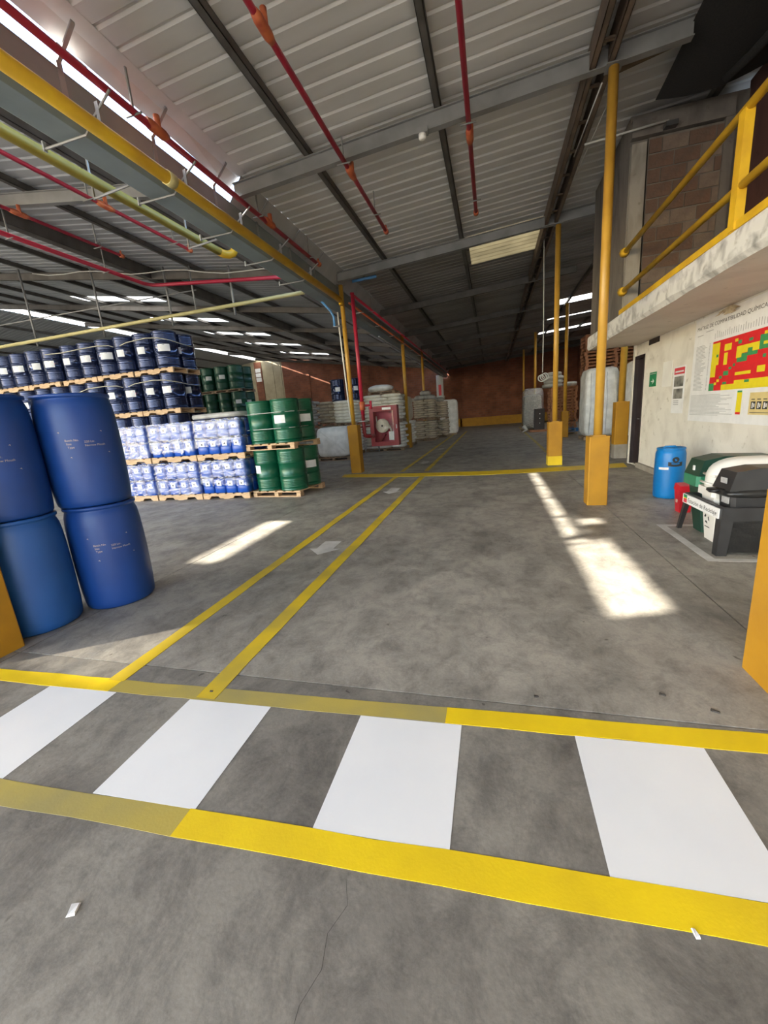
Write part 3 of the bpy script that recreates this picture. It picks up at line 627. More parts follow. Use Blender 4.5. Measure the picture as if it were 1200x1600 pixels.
sprinkler('red pipe beside the gutter along the open sky slot', [(-3.60, 1.62, 5.2), (-3.595, 1.66, 4.90), (-3.585, 1.75, 4.83), (-3.585, 1.9, 4.815), (-3.585, 9.15, 4.815)], .036, [(-3.585, 4.62, 4.83, 'tee'), (-3.585, 7.05, 4.83, 'tee'), (-3.585, 9.15, 4.83, 'cap')], [(-3.585, 4.3, 4.83, 5.2), (-3.585, 6.7, 4.83, 5.2), (-3.585, 8.6, 4.83, 5.2)])
sprinkler('red pipe left of centre hanging under the right roof', [(-1.95, -3, 5.02), (-1.95, 8.75, 5.02)], .032, [(-1.95, 4.2, 5.02, 'tee'), (-1.95, 6.62, 5.02, 'tee'), (-1.95, 8.75, 5.02, 'cap')], [(-1.95, 6.30, 5.02, 5.3), (-1.95, 7.9, 5.02, 5.35)])
sprinkler('red pipe right of centre hanging under the right roof', [(-0.235, -3, 5.10), (-0.235, 8.95, 5.10)], .032, [(-0.235, 6.62, 5.10, 'tee'), (-0.235, 8.95, 5.10, 'cap')], [(-0.235, 6.30, 5.10, 5.4), (-0.235, 8.35, 5.10, 5.45)])
sprinkler('red pipe next to the dull yellow pipe under the left roof', [(-6.05, -3, 5.20), (-6.05, 8.2, 5.20)], .030, [(-6.05, 6.2, 5.20, 'tee'), (-6.05, 8.2, 5.20, 'cap')], [(-6.05, 5.9, 5.20, zL(-6)), (-6.05, 7.7, 5.20, zL(-6))])
sprinkler('thin red pipe above the deep left main beam', [(-8.03, -3, 5.50), (-8.03, 8.45, 5.50)], .030, [(-8.03, 6.3, 5.50, 'tee'), (-8.03, 8.45, 5.50, 'cap')], [(-8.03, 7.8, 5.50, zL(-8))])
sprinkler('thick red pipe under the left main beam bending across to the gutter', [(-9.07, -3, 5.52), (-9.07, 10.05, 5.52), (-8.97, 10.25, 5.52), (-8.75, 10.28, 5.50), (-5.0, 10.28, 5.12)], .045, [], [(-9.07, 6.8, 5.52, zL(-9.07)), (-9.07, 8.9, 5.52, zL(-9.07))])
sprinkler('red pipe running back along the gutter past the hose column', [(-3.55, 11.1, 4.72), (-3.55, 36, 4.72)], .035, [], [(-3.55, y, 4.72, 5.25) for y in (13, 17, 21, 25, 29)], 'pipe_red')
t = thing('conduit_pipe', 'rusty orange pipe below the far gutter red pipe', 'pipe', (0, 0, 0)); MB().tube([(-3.62, 11.1, 4.50), (-3.62, 36, 4.50)], .03, 10).build('pipe', 'pipe_orange', t)
MB().tube([(-3.95, 15.2, 4.35), (-3.95, 36, 4.35)], .022, 8).build('conduit', 'galvanised', t)
for y in range(12, 36, 2): MB().tube([(-3.50, y, 4.45), (-3.74, y, 4.45)], .012, 6).build('clip', 'galvanised', t)
# standpipe to the hose cabinet
t = thing('standpipe', 'red vertical standpipe beside the yellow column feeding the hose cabinet', 'pipe', (-3.50, 11.05, 0))
MB().tube([(0, 0, 1.60), (0, 0, 4.72)], .052, 14).build('riser', 'pipe_red', t)
MB().tube([(0, 0, 1.60), (0.0, 0, 1.08), (.03, .02, 1.00), (.10, .12, .98), (.16, .40, .98)], .050, 14).build('bend', 'cabinet_red', t)
MB().tube([(0, 0, 1.72), (0, 0, 1.95)], .075, 14).build('valve_body', 'pipe_orange', t)
MB().tube([(0, 0, 1.84), (.22, .10, 1.84)], .032, 10).build('valve_outlet', 'pipe_red', t)
MB().tube([(.22, .10, 1.74), (.22, .10, 1.96)], .035, 10).build('valve_wheel', 'pipe_red', t)
MB().tube([(-.20, -.03, 1.42), (.12, -.03, 1.42)], .022, 8).build('clamp', 'galvanised', t)
MB().tube([(-.36, -.05, 1.5), (-.42, -.05, 3.35), (-.44, -.05, 4.3)], .022, 8).build('conduit', 'white_plastic', t)
t = thing('blue_pipe', 'short blue pipe sticking out right of the hose column top', 'pipe', (0, 0, 0)); MB().tube([(-3.50, 11.15, 5.02), (-2.85, 11.2, 5.06)], .035, 10).build('pipe', 'pipe_blue', t); MB().tube([(-3.18, 11.17, 5.0), (-3.18, 11.17, 5.2)], .01, 6).build('hanger_rod', 'steel_dark', t)
t = thing('blue_pipe', 'bent blue pipe hanging left of the hose column top', 'pipe', (0, 0, 0)); MB().tube([(-4.32, 10.75, 4.62), (-4.05, 10.78, 4.30), (-3.98, 10.78, 4.15), (-3.98, 10.78, 3.92)], .03, 10).build('pipe', 'pipe_blue', t)
MB().tube([(-4.02, 10.78, 3.92), (-3.80, 10.85, 3.92)], .018, 8).build('bracket', 'galvanised', t); MB().tube([(-4.32, 10.75, 4.62), (-4.32, 10.75, 4.9)], .01, 6).build('hanger_rod', 'galvanised', t)
# small roof fittings
t = thing('smoke_detector', 'white smoke detector under the near roof beam', 'detector', (-0.84, 6.36, 5.05)); mb = MB().lathe([(.02, 0), (.045, .008), (.052, .03), (.052, .06), (.03, .066)], 20); mb.build('sensor', 'white_plastic', t)
MB().box(-.075, .075, -.04, .06, .062, .13).build('mount', 'steel_grey', t)
t = thing('wooden_joist', 'rough brown timber joist at the upper right under the roof', 'joist', (0, 0, 0)); MB().add([(1.46, 6.75, zR(1.46) - .13), (2.36, 6.55, zR(2.36) - .14), (2.36, 6.73, zR(2.36) - .14), (1.46, 6.93, zR(1.46) - .13), (1.46, 6.75, zR(1.46) - .01), (2.36, 6.55, zR(2.36) - .01), (2.36, 6.73, zR(2.36) - .01), (1.46, 6.93, zR(1.46) - .01)], [(0, 3, 2, 1), (4, 5, 6, 7), (0, 1, 5, 4), (1, 2, 6, 5), (2, 3, 7, 6), (3, 0, 4, 7)]).build('timber', 'wood_beam', t)
t = thing('bare_bulb', 'pinkish bulb at the end of the timber joist', 'lamp', (2.38, 6.62, 5.52)); MB().lathe([(.012, 0), (.035, .012), (.045, .045), (.03, .085), (.016, .11), (.016, .14)], 16).build('bulb', 'lamp_pink', t)
t = thing('conduit_pipe', 'thin pale conduit reaching from the main beam to the upper room', 'pipe', (0, 0, 0)); MB().tube([(1.43, 7.9, 5.30), (2.55, 7.9, 5.36)], .015, 8).build('pipe', 'hose_pale', t); MB().box(2.5, 2.66, 7.85, 7.96, 5.27, 5.33).build('junction_box', 'wire', t)
MB().tube([(1.36, 6.55, 5.25), (1.30, 8.0, 5.22)], .009, 6).build('wire', 'hose_pale', t); MB().tube([(1.62, 7.0, 5.45), (1.44, 8.6, 5.22)], .008, 6).build('wire', 'hose_pale', t)
t = thing('shade_net', 'black shade net hanging below the roof at the upper right', 'net', (0, 0, 0))
nx, ny = 10, 14; vs = []; fs = []
for i in range(nx + 1):
    for j in range(ny + 1):
        u = i / nx; v = j / ny; vs.append((2.20 + 1.25 * u + .05 * v, 3.0 + 4.55 * v - .25 * u, 5.50 - .10 * math.sin(math.pi * u) - .04 * math.sin(2.5 * math.pi * v)))
for i in range(nx):
    for j in range(ny): fs.append((i * (ny + 1) + j, (i + 1) * (ny + 1) + j, (i + 1) * (ny + 1) + j + 1, i * (ny + 1) + j + 1))
MB().add(vs, fs, 0, True).build('netting', 'net_black', t)
MB().tube([(3.35, 3.0, 5.36), (3.30, 5.6, 5.36), (3.05, 6.9, 5.34), (2.95, 7.25, 5.36)], .055, 10).build('rolled_edge', 'net_black', t)
# hanging hose coil near the threshold column
t = thing('hanging_hose', 'thin pale hose hanging from the roof with a coil at its end', 'hose', (1.27, 11.6, 0))
MB().tube([(0, 0, zR(1.2) - .3), (0.01, 0, 3.4), (0.0, 0, 2.28)], .012, 8).build('drop_line', 'hose_pale', t)
pts = []
for i in range(64):
    a = i / 64 * 2 * math.pi * 3; pts.append((.04 + .085 * math.cos(a) + .0022 * i - .08, .03 * math.sin(a * .5), 2.13 + .085 * math.sin(a) + .001 * i))
MB().tube(pts, .012, 6).build('coil', 'hose_pale', t)
t = thing('hanging_wire', 'loose pale wire sagging along the left cross beam', 'wire', (0, 0, 0))
MB().tube([(-13 + i * .58, 10.15, zL(-13 + i * .58) - .30 - .05 * math.sin(i * 1.3)) for i in range(15)], .012, 6).build('cable', 'hose_pale', t)

# ================================================================== BALCONY RAILING
t = thing('balcony_railing', 'yellow tube railing along the balcony edge', 'railing', (0, 0, 0))
MB().tube([(2.08, -6, 3.74), (2.08, 7.98, 3.74)], .036, 14).build('top_rail', 'rail_yellow', t)
MB().tube([(2.08, -6, 3.17), (2.08, 7.98, 3.17)], .034, 14).build('middle_rail', 'rail_yellow', t)
MB().box(2.06, 2.10, -6, 8.06, 2.832, 2.90).build('bottom_bar', 'rail_yellow', t)
for y in (4.68, 1.9, -0.9, -3.7): MB().box(2.045, 2.115, y - .05, y + .05, 2.84, 3.73).build('post', 'rail_yellow', t)
for z in (3.74, 3.17): MB().tube([(2.08, 7.90, z), (2.08, 7.99, z)], [.05, .075], 10).build('end_flange', 'rail_yellow', t)

# ================================================================== SIGNS AND POSTERS ON THE WHITE WALL (X = 3.05)
def wall_rect(mb, y0, z0, y1, z1, mi, off):
    x = 3.05 - off; a, b = max(y0, y1), min(y0, y1); c, d = min(z0, z1), max(z0, z1)
    mb.add([(x, a, c), (x, b, c), (x, b, d), (x, a, d)], [(0, 1, 2, 3)], mi); return mb
def wall_text(mb, s, y, z, size, off, mi=0, sy=1.0):
    vs, fs = text_geo(s, size)
    return mb.add([(3.05 - off, y - v[0] * sy, z + v[1]) for v in vs], fs, mi)
t = thing('chemical_poster', 'large chemical compatibility matrix poster on the white wall', 'poster', (0, 0, 0))
MB().box(3.042, 3.0499, 4.6, 7.67, 1.05, 2.535).build('sheet', 'paper_white', t)
tv, tf = text_geo('MATRIZ DE COMPATIBILIDAD QUÍMICA', 1.0); tw = max(v[0] for v in tv)
mb = MB().add([(3.0405, 7.60 - v[0] * 1.66 / tw, 2.372 + v[1] * .072) for v in tv], tf); mb.build('title', 'print_black', t)
mb = MB(); wall_rect(mb, 7.09, 1.485, 4.75, 2.152, 0, .0090)
RECT = [('y', 7.09, 2.125, 6.89, 1.83), ('y', 7.09, 1.83, 6.95, 1.672), ('y', 6.771, 2.08, 6.60, 1.995), ('y', 6.762, 1.97, 6.672, 1.814), ('y', 6.53, 2.113, 6.46, 2.076), ('y', 6.47, 2.013, 6.345, 1.87), ('y', 6.47, 2.013, 6.0, 1.965), ('y', 6.371, 2.0, 6.226, 1.92), ('y', 6.128, 2.0, 6.0, 1.92), ('g', 6.35, 1.915, 6.222, 1.817), ('g', 6.444, 1.872, 6.276, 1.817), ('g', 6.222, 1.965, 6.13, 1.875), ('g', 6.14, 1.92, 6.02, 1.875), ('g', 6.0, 2.08, 5.60, 1.918), ('y', 5.93, 2.112, 5.70, 2.076), ('y', 5.925, 2.0, 5.78, 1.965), ('g', 6.448, 2.085, 6.375, 2.04), ('g', 6.22, 2.079, 6.14, 2.044), ('g', 6.735, 1.732, 6.61, 1.675), ('y', 6.45, 1.697, 6.11, 1.659), ('y', 5.99, 1.736, 5.838, 1.662), ('g', 5.91, 1.86, 5.85, 1.82), ('y', 6.45, 1.597, 4.75, 1.485), ('y', 6.758, 1.557, 6.407, 1.485), ('g', 7.09, 1.587, 6.95, 1.485), ('g', 6.22, 1.593, 6.12, 1.56), ('g', 6.73, 1.592, 6.63, 1.56), ('y', 6.955, 1.598, 6.89, 1.562), ('y', 6.89, 1.635, 6.825, 1.599), ('g', 6.96, 1.97, 6.905, 1.933), ('g', 6.61, 1.777, 6.545, 1.747), ('g', 6.52, 1.811, 6.465, 1.776), ('g', 6.83, 1.676, 6.76, 1.64), ('y', 5.60, 2.08, 5.2, 1.97), ('g', 5.45, 1.8, 5.2, 1.70), ('g', 6.336, 1.463, 6.231, 1.442), ('y', 6.336, 1.442, 6.226, 1.196), ('r', 6.336, 1.196, 6.226, 1.168)]
for i, (c, a, b, c2, d) in enumerate(RECT): wall_rect(mb, a, d, c2, b, 'ryg'.index(c), .0092 + .00008 * i)
mb.build('matrix', ['matrix_red', 'matrix_yellow', 'matrix_green'], t)
mb = MB(); rnd = random.Random(11)
for i in range(34): z = 2.14 - i * .0192; wall_rect(mb, 7.58, z, 7.58 - rnd.uniform(.18, .34), z + .007, 0, .0088); wall_rect(mb, 7.19, z, 7.165, z + .009, 0, .0088)
for i in range(44): y = 7.06 - i * .052; wall_rect(mb, y, 2.185 + rnd.uniform(0, .01), y - .012, 2.25 + rnd.uniform(0, .045), 0, .0088)
for i in range(16): z = 1.43 - i * .019; wall_rect(mb, 7.62, z, 7.62 - rnd.uniform(.75, 1.25), z + .006, 0, .0088)
wall_rect(mb, 7.58, 2.29, 7.40, 2.30, 0, .0088); wall_rect(mb, 7.33, 2.32, 7.12, 2.33, 0, .0088)
tag(mb.build('fine_print', 'print_grey', t), kind='stuff')
t = thing('notice_card', 'small cream hazard notice card below the matrix poster', 'sign', (0, 0, 0))
MB().box(3.034, 3.0418, 5.30, 6.05, 1.17, 1.43).build('board', 'sign_cream', t)
mb = MB()
for i in range(6):
    y = 6.01 - i * .115; wall_rect(mb, y, 1.235, y - .09, 1.325, 1, .0163); wall_rect(mb, y - .02, 1.245, y - .045, 1.31, 0, .0166); wall_rect(mb, y - .055, 1.26, y - .075, 1.30, 0, .0166); wall_rect(mb, y, 1.345, y - .07, 1.355, 1, .0163)
wall_rect(mb, 6.02, 1.192, 5.33, 1.198, 1, .0163); mb.build('pictograms', ['paper_white', 'print_black'], t)
t = thing('exit_sign', 'green sign with a white arrow near the dark door', 'sign', (0, 0, 0))
MB().box(3.042, 3.0499, 9.15, 9.49, 1.655, 1.925).build('board', 'sign_green', t)
mb = MB(); wall_rect(mb, 9.47, 1.893, 9.17, 1.899, 0, .0086); wall_rect(mb, 9.40, 1.745, 9.30, 1.765, 0, .0086)
mb.add([(3.0414, 9.33, 1.695), (3.0414, 9.235, 1.755), (3.0414, 9.33, 1.815), (3.0414, 9.30, 1.755)], [(0, 1, 3), (1, 2, 3)], 0); mb.build('arrow', 'paper_white', t)
t = thing('notice_sheet', 'paper notice with a red header and two grey photographs', 'poster', (0, 0, 0))
MB().box(3.045, 3.0499, 7.90, 8.36, 1.16, 1.93).build('sheet', 'paper_white', t)
mb = MB(); wall_rect(mb, 8.33, 1.80, 7.93, 1.905, 0, .0056); wall_rect(mb, 8.29, 1.83, 7.97, 1.855, 1, .0058); wall_rect(mb, 8.31, 1.60, 7.95, 1.765, 2, .0056); wall_rect(mb, 8.31, 1.40, 7.95, 1.565, 2, .0056)
for z in (1.36, 1.33, 1.30): wall_rect(mb, 8.28, z, 8.08, z + .012, 3, .0056)
mb.build('print', ['hazard_red', 'paper_white', 'photo_grey', 'print_grey'], t)
t = thing('notice_sheet', 'blank pale sheet between the green sign and the red notice', 'poster', (0, 0, 0)); MB().box(3.046, 3.0499, 8.45, 8.85, 1.62, 2.06).build('sheet', 'white_plastic', t)
t = thing('dry_bouquet', 'dusty dried paper bundle hung in the corner above the poster', 'decoration', (0, 0, 0))
mb = MB(); rnd = random.Random(5)
for i in range(16):
    y = 6.62 + rnd.uniform(-.05, .28); L = rnd.uniform(.05, .10); yy = y + rnd.uniform(-.06, .06); x = 3.0 + rnd.uniform(-.05, .02)
    mb.add([(3.0, 6.68, 2.545), (x, yy, 2.545 - L), (x + .02, yy - .07, 2.545 - L * .9), (3.02, 6.64, 2.55), (x + .03, yy - .03, 2.55 - L * .8)], [(0, 1, 4), (1, 2, 4), (2, 3, 4), (3, 0, 4), (0, 2, 1), (0, 3, 2)])
mb.build('bundle', 'dry_leaf', t)

# ================================================================== BLUE PLASTIC BARRELS
BP = [(.235, 0), (.268, .004), (.280, .02), (.286, .06), (.293, .16), (.2965, .32), (.298, .47), (.2965, .62), (.292, .76), (.284, .85), (.272, .892), (.266, .905), (.266, .912), (.281, .916), (.284, .928), (.282, .942), (.268, .945), (.255, .935), (.02, .93)]
def barrel(label, x, y, z, m, text=None, phi=0.0, sticker=False, group='blue plastic barrels stacked in pairs'):
    t = thing('plastic_barrel', label, 'barrel', (x, y, z), 0, group)
    MB().lathe(BP, 56).build('body', m, t)
    MB().lathe([(.045, .93), (.045, .955), (.035, .958)], 18, c=(.15, 0)).build('bung', 'black_plastic', t); MB().lathe([(.045, .93), (.045, .955), (.035, .958)], 18, c=(-.15, 0)).build('bung', 'black_plastic', t)
    def rad(zz):
        for (r0, z0), (r1, z1) in zip(BP, BP[1:]):
            if z0 <= zz <= z1 and z1 > z0: return r0 + (r1 - r0) * (zz - z0) / (z1 - z0)
        return .29
    def wrap(vs, fs, u0, z0, mb, mi=0, off=.0012):
        o = []
        for v in vs:
            zz = z0 + v[1]; r = rad(zz) + off; a = phi + (u0 + v[0]) / .297; o.append((r * math.cos(a), r * math.sin(a), zz))
        mb.add(o, fs, mi)
    if text:
        mb = MB()
        for (s, u, dz) in (('Batch No.', -.13, .0), ('Size', -.125, -.028), ('Type', -.12, -.056), ('220 Ltr.', .0, -.018), ('Narrow Mouth', .0, -.048)):
            vs, fs = text_geo(s, .024); wrap(vs, fs, u, text + dz, mb)
        for (u, dz) in ((-.17, .075), (.13, .07), (-.12, -.13), (.16, -.11)):
            wrap([(0, 0, 0), (.013, .006, 0), (.016, -.008, 0), (.010, -.001, 0)], [(0, 3, 1), (3, 2, 1)], u, text + dz, mb)
        mb.build('stamped_text', 'lamp_pink', t)
    if sticker:
        mb = MB(); n = 10; vs = [(i * .018 - .06, j * .035, 0) for j in (0, 1) for i in range(n + 1)]
        wrap(vs, [(i, i + 1, n + 2 + i, n + 1 + i) for i in range(n)], 0, .82, mb); mb.build('sticker', 'paper_white', t)
    return t
CAMDIR = lambda x, y: math.atan2(-y, -x)
barrel('lower blue barrel of the left stack, beside the yellow plinth', -3.775, 2.275, 0, 'barrel_blue_pale', None)
barrel('upper blue barrel of the left stack, cut by the picture edge', -3.785, 2.275, 0.945, 'barrel_blue', .50, CAMDIR(-3.785, 2.275) - .10, True)
barrel('lower blue barrel of the right stack with stamped text', -3.50, 2.81, 0, 'barrel_blue', .60, CAMDIR(-3.5, 2.81) + .03)
barrel('upper blue barrel of the right stack with stamped text', -3.515, 2.80, 0.945, 'barrel_blue', .56, CAMDIR(-3.5, 2.81) + .06)

# ================================================================== PALLETS
def make_pallet(name, label, W, D, H, m, style):
    t = thing(name, label, 'pallet'); bt = .02
    nb = 6
    bw = W * .125
    if style == 'notched':
        for y in (-D / 2 + .02, 0, D / 2 - .02):
            P = [(-W / 2, bt * .7), (-W * .36, bt * .7), (-W * .33, H * .48), (-W * .17, H * .48), (-W * .14, bt * .7), (W * .14, bt * .7), (W * .17, H * .48), (W * .33, H * .48), (W * .36, bt * .7), (W / 2, bt * .7), (W / 2, H - bt), (-W / 2, H - bt)]
            MB().prism(P, 'y', y - .02, y + .02).build('stringer', m, t)
        for i in range(nb):
            x = -W / 2 + bw / 2 + (W - bw) * i / (nb - 1); MB().box(x - bw / 2, x + bw / 2, -D / 2, D / 2, H - bt, H).build('deck_board', m, t)
        for x in (-W / 2 + bw / 2, 0, W / 2 - bw / 2): MB().box(x - bw / 2, x + bw / 2, -D / 2, D / 2, 0, bt * .7).build('bottom_board', m, t)
    else:
        bl = MB().box(-.05, .05, -.07, .07, bt, H - 2 * bt).mesh('block', m)
        for x in (-W / 2 + .05, 0, W / 2 - .05):
            for y in (-D / 2 + .07, D / 2 - .07): put('block', bl, t, (x, y, 0))
        for y in (-D / 2 + .07, D / 2 - .07):
            MB().box(-W / 2, W / 2, y - .07, y + .07, 0, bt).build('bottom_board', m, t); MB().box(-W / 2, W / 2, y - .05, y + .05, H - 2 * bt, H - bt).build('lead_board', m, t)
        for i in range(nb):
            x = -W / 2 + bw / 2 + (W - bw) * i / (nb - 1); MB().box(x - bw / 2, x + bw / 2, -D / 2, D / 2, H - bt, H).build('deck_board', m, t)
    return t
PAL = make_pallet('wooden_pallet', 'x', 1.20, 1.10, .13, 'wood', 'block'); PU = [False]
NOT = make_pallet('wooden_pallet', 'x', 1.20, 1.02, .13, 'wood', 'notched'); NU = [False]
OLD = make_pallet('wooden_pallet', 'x', 1.20, 1.05, .125, 'wood_old', 'block'); OU = [False]
RED = make_pallet('wooden_pallet', 'x', 1.20, 1.10, .135, 'wood_red', 'block'); RU = [False]

# ================================================================== STEEL DRUMS
def drum_profile():
    p = [(.255, .012), (.262, 0), (.290, .0), (.291, .018), (.286, .03), (.286, .07)]
    z = .07
    for i in range(5): p += [(.286, z), (.2915, z + .012), (.286, z + .024)]; z += .032
    p += [(.286, .285), (.296, .298), (.296, .31), (.286, .323), (.286, .575), (.296, .588), (.296, .60), (.286, .613), (.286, .65)]
    z = .655
    for i in range(5): p += [(.286, z), (.2915, z + .012), (.286, z + .024)]; z += .032
    p += [(.286, .855), (.292, .862), (.292, .88), (.278, .88), (.274, .862), (.02, .860)]
    return p
DP = drum_profile()
DMESH = MB().lathe(DP, 36)
def make_drum(label, m, lab, phi):
    t = thing('steel_drum', label, 'drum')
    DMESH.build('body', m, t)
    MB().lathe([(.032, .86), (.032, .874), (.02, .876)], 12, c=(.17, .05)).build('bung', 'galvanised', t)
    if lab:
        w0, h0, z0 = lab[:3]; mb = MB(); n = 8; da = w0 / .29
        vs = [(.2878 * math.cos(phi + da * (i / n - .5)), .2878 * math.sin(phi + da * (i / n - .5)), z) for z in (z0, z0 + h0) for i in range(n + 1)]
        mb.add(vs, [(i, i + 1, n + 2 + i, n + 1 + i) for i in range(n)])
        if len(lab) > 3:                                   # red hazard mark beside the text
            u = lab[3]; c = phi + u / .29
            vs = [(.2884 * math.cos(c + a / .29), .2884 * math.sin(c + a / .29), z0 + h0 / 2 + b) for a, b in ((-.055, 0), (0, -.055), (.055, 0), (0, .055))]
            mb.add(vs, [(0, 1, 2, 3)], 1); 
            vs = [(.2884 * math.cos(phi + a / .29), .2884 * math.sin(phi + a / .29), z0 + h0 - .02 + b) for a, b in ((-.02, 0), (.03, 0), (.03, .012), (-.02, .012))]
            mb.add(vs, [(0, 1, 2, 3)], 2)
        mb.build('paper_label', ['paper_white', 'hazard_red', 'print_black'], t)
    return t
F = -math.pi / 2
NAVY = [make_drum('x', 'drum_navy', (.20, .17, .39), F + .35), make_drum('x', 'drum_navy', (.30, .17, .39, -.11), F + .45), make_drum('x', 'drum_navy', (.28, .17, .39, .10), F + .1)]
NVU = [[False], [False], [False]]
rnd = random.Random(21)
TIER = ['bottom', 'second', 'third', 'top']
XR = -8.10
for tier in range(4):
    z0 = tier * 1.01
    for p in range(5):
        xc = XR - .30 - p * 1.245 + rnd.uniform(-.02, .02); yc = 9.55 + rnd.uniform(-.03, .03)
        place(NOT, NU, (xc, yc, z0), rnd.uniform(-.01, .01), 'wooden pallet under the %s tier of navy drums, %s from its right end' % (TIER[tier], ORD[p]), 'pallets under the navy drums')
        for cx in (0, 1):
            for row in ((0, 1) if p == 0 else (0,)):
                i = rnd.choice([0, 0, 1, 2]); k = p * 2 + cx
                if p == 0 and row == 0: i = [1, 0][cx] if tier == 3 else [2, 0][cx]
                x = xc + .30 - cx * .60; y = yc - .26 + row * .60
                lab = ('navy steel drum, front row of the %s tier, %s from the right end' if row == 0 else 'navy steel drum, back row of the %s tier, %s from the right end') % (TIER[tier], ORD[k])
                place(NAVY[i], NVU[i], (x, y, z0 + .13), rnd.uniform(-.35, .35), lab, 'navy steel drums stacked on pallets')
    if tier >= 2:
        t = thing('binding_strap', 'pale binding strap around the right end of the %s navy drum tier' % TIER[tier], 'strap', (0, 0, 0), 0, 'straps around the navy drums')
        zz = z0 + .13 + .70
        MB().tube([(XR - 1.15, 9.0, zz - .05), (XR - .9, 8.985, zz), (XR - .3, 8.985, zz + .03), (XR + .05, 8.99, zz), (XR + .29, 9.15, zz - .06), (XR + .31, 9.5, zz - .10), (XR + .30, 9.95, zz - .12)], .011, 6).build('strap', 'strap_cream', t)
        t = thing('binding_strap', 'pale binding strap along the middle of the %s navy drum tier' % TIER[tier], 'strap', (0, 0, 0), 0, 'straps around the navy drums')
        MB().tube([(XR - 3.7, 8.985, zz + .02), (XR - 3.1, 8.985, zz - .10 if tier == 2 else zz), (XR - 2.5, 8.985, zz + .02), (XR - 1.9, 8.985, zz + .03), (XR - 1.5, 9.0, zz), (XR - 1.35, 9.2, zz - .08)], .011, 6).build('strap', 'strap_cream', t)

GREEN = [make_drum('x', 'drum_green', (.26, .16, .40), F + .05), make_drum('x', 'drum_green', None, F), make_drum('x', 'drum_green', (.18, .17, .385), F - .35)]
GU = [[False], [False], [False]]
ga = math.radians(-5); ca, sa = math.cos(ga), math.sin(ga); gx, gy = -4.47, 8.15
for tier in range(2):
    z0 = tier * 1.01
    place(PAL, PU, (gx, gy, z0), ga, 'pale wooden pallet under the %s green drums' % ('lower' if tier == 0 else 'upper'), 'pallets under the green drums')
    for cx in (0, 1):
        for row in (0, 1):
            lx, ly = (-.30 + .60 * cx), (-.26 + .59 * row)
            i = {(0, 0, 0): 2, (0, 1, 0): 1, (1, 0, 0): 1, (1, 1, 0): 0}.get((tier, cx, row), 0)
            place(GREEN[i], GU[i], (gx + lx * ca - ly * sa, gy + lx * sa + ly * ca, z0 + .13), ga + (0 if row == 0 else .9),
                  'bright green steel drum, %s %s of the %s tier' % ('front' if row == 0 else 'back', 'left' if cx == 0 else 'right', 'lower' if tier == 0 else 'upper'), 'bright green steel drums')
t = thing('binding_strap', 'thin strap around the upper green drums', 'strap', (gx, gy, 0), ga)
for zz in (1.14 + .62, 1.14 + .30): MB().tube([(-.60, .1, zz - .01), (-.58, -.45, zz), (-.3, -.562, zz), (.3, -.562, zz), (.56, -.45, zz), (.60, .1, zz + .01)], .008, 6).build('strap', 'hose_pale', t)

DKG = [make_drum('x', 'drum_dark_green', (.22, .15, .42), F + .5), make_drum('x', 'drum_dark_green', None, F)]; DU = [[False], [False]]
for tier in range(4):
    z0 = tier * .97
    for p in range(2):
        xc = -9.95 - p * 1.22; yc = 14.75
        place(OLD, OU, (xc, yc, z0), 0, 'old pallet under the %s dark green drums, %s half' % (['lowest', 'second', 'third', 'highest'][tier], ['right', 'left'][p]), 'pallets under the dark green drums', (1, 1, .8))
        for cx in (0, 1):
            for row in ((0, 1) if (p == 0 and cx == 0) else (0,)):
                i = 0 if (cx + p + tier) % 3 else 1
                place(DKG[i], DU[i], (xc + .30 - .6 * cx, yc - .25 + .6 * row, z0 + .10), rnd.uniform(-.2, .2), 'dark green steel drum in the shade, %s tier, %s' % (['lowest', 'second', 'third', 'highest'][tier], ('%s from the right' % ORD[p * 2 + cx]) if row == 0 else 'second row at the right end'), 'dark green steel drums behind the jerrycans', (1, 1, .985))

# ================================================================== JERRYCANS ON WRAPPED PALLETS
def make_can():
    t = thing('jerrycan', 'x', 'jerrycan')
    w2, d2 = .140, .120; c = .03
    def ring(s, z): 
        a, b = w2 * s, d2 * s
        return [(-a + c, -b, z), (a - c, -b, z), (a, -b + c, z), (a, b - c, z), (a - c, b, z), (-a + c, b, z), (-a, b - c, z), (-a, -b + c, z)]
    zs = [(.93, 0), (1, .015), (1, .13), (.985, .14), (.985, .15), (1, .16), (1, .285), (.97, .305), (.80, .325)]
    vs = []; fs = []
    for s, z in zs: vs += ring(s, z)
    for i in range(len(zs) - 1):
        for j in range(8): fs.append((i * 8 + j, i * 8 + (j + 1) % 8, (i + 1) * 8 + (j + 1) % 8, (i + 1) * 8 + j))
    fs += [tuple(range(7, -1, -1)), tuple(range((len(zs) - 1) * 8, len(zs) * 8))]
    MB().add(vs, fs, 0, True).build('body', 'jerry_blue', t)
    MB().lathe([(.030, .322), (.030, .365), (.026, .368)], 12, c=(-.075, 0)).build('cap', 'cap_blue', t)
    MB().tube([(-.03, 0, .32), (-.02, 0, .355), (.05, 0, .36), (.09, 0, .33), (.10, 0, .30)], .016, 8).build('handle', 'jerry_blue', t)
    mb = MB().box(-.06, .06, -d2 - .0015, -d2, .165, .275); mb.add([(0 + a, -d2 - .0022, .215 + b) for a, b in ((-.025, 0), (0, -.025), (.025, 0), (0, .025))], [(0, 1, 2, 3)], 1)
    mb.build('label', ['paper_white', 'print_black'], t)
    return t
CAN = make_can(); CU = [False]
POSN = ['left', 'middle', 'right']
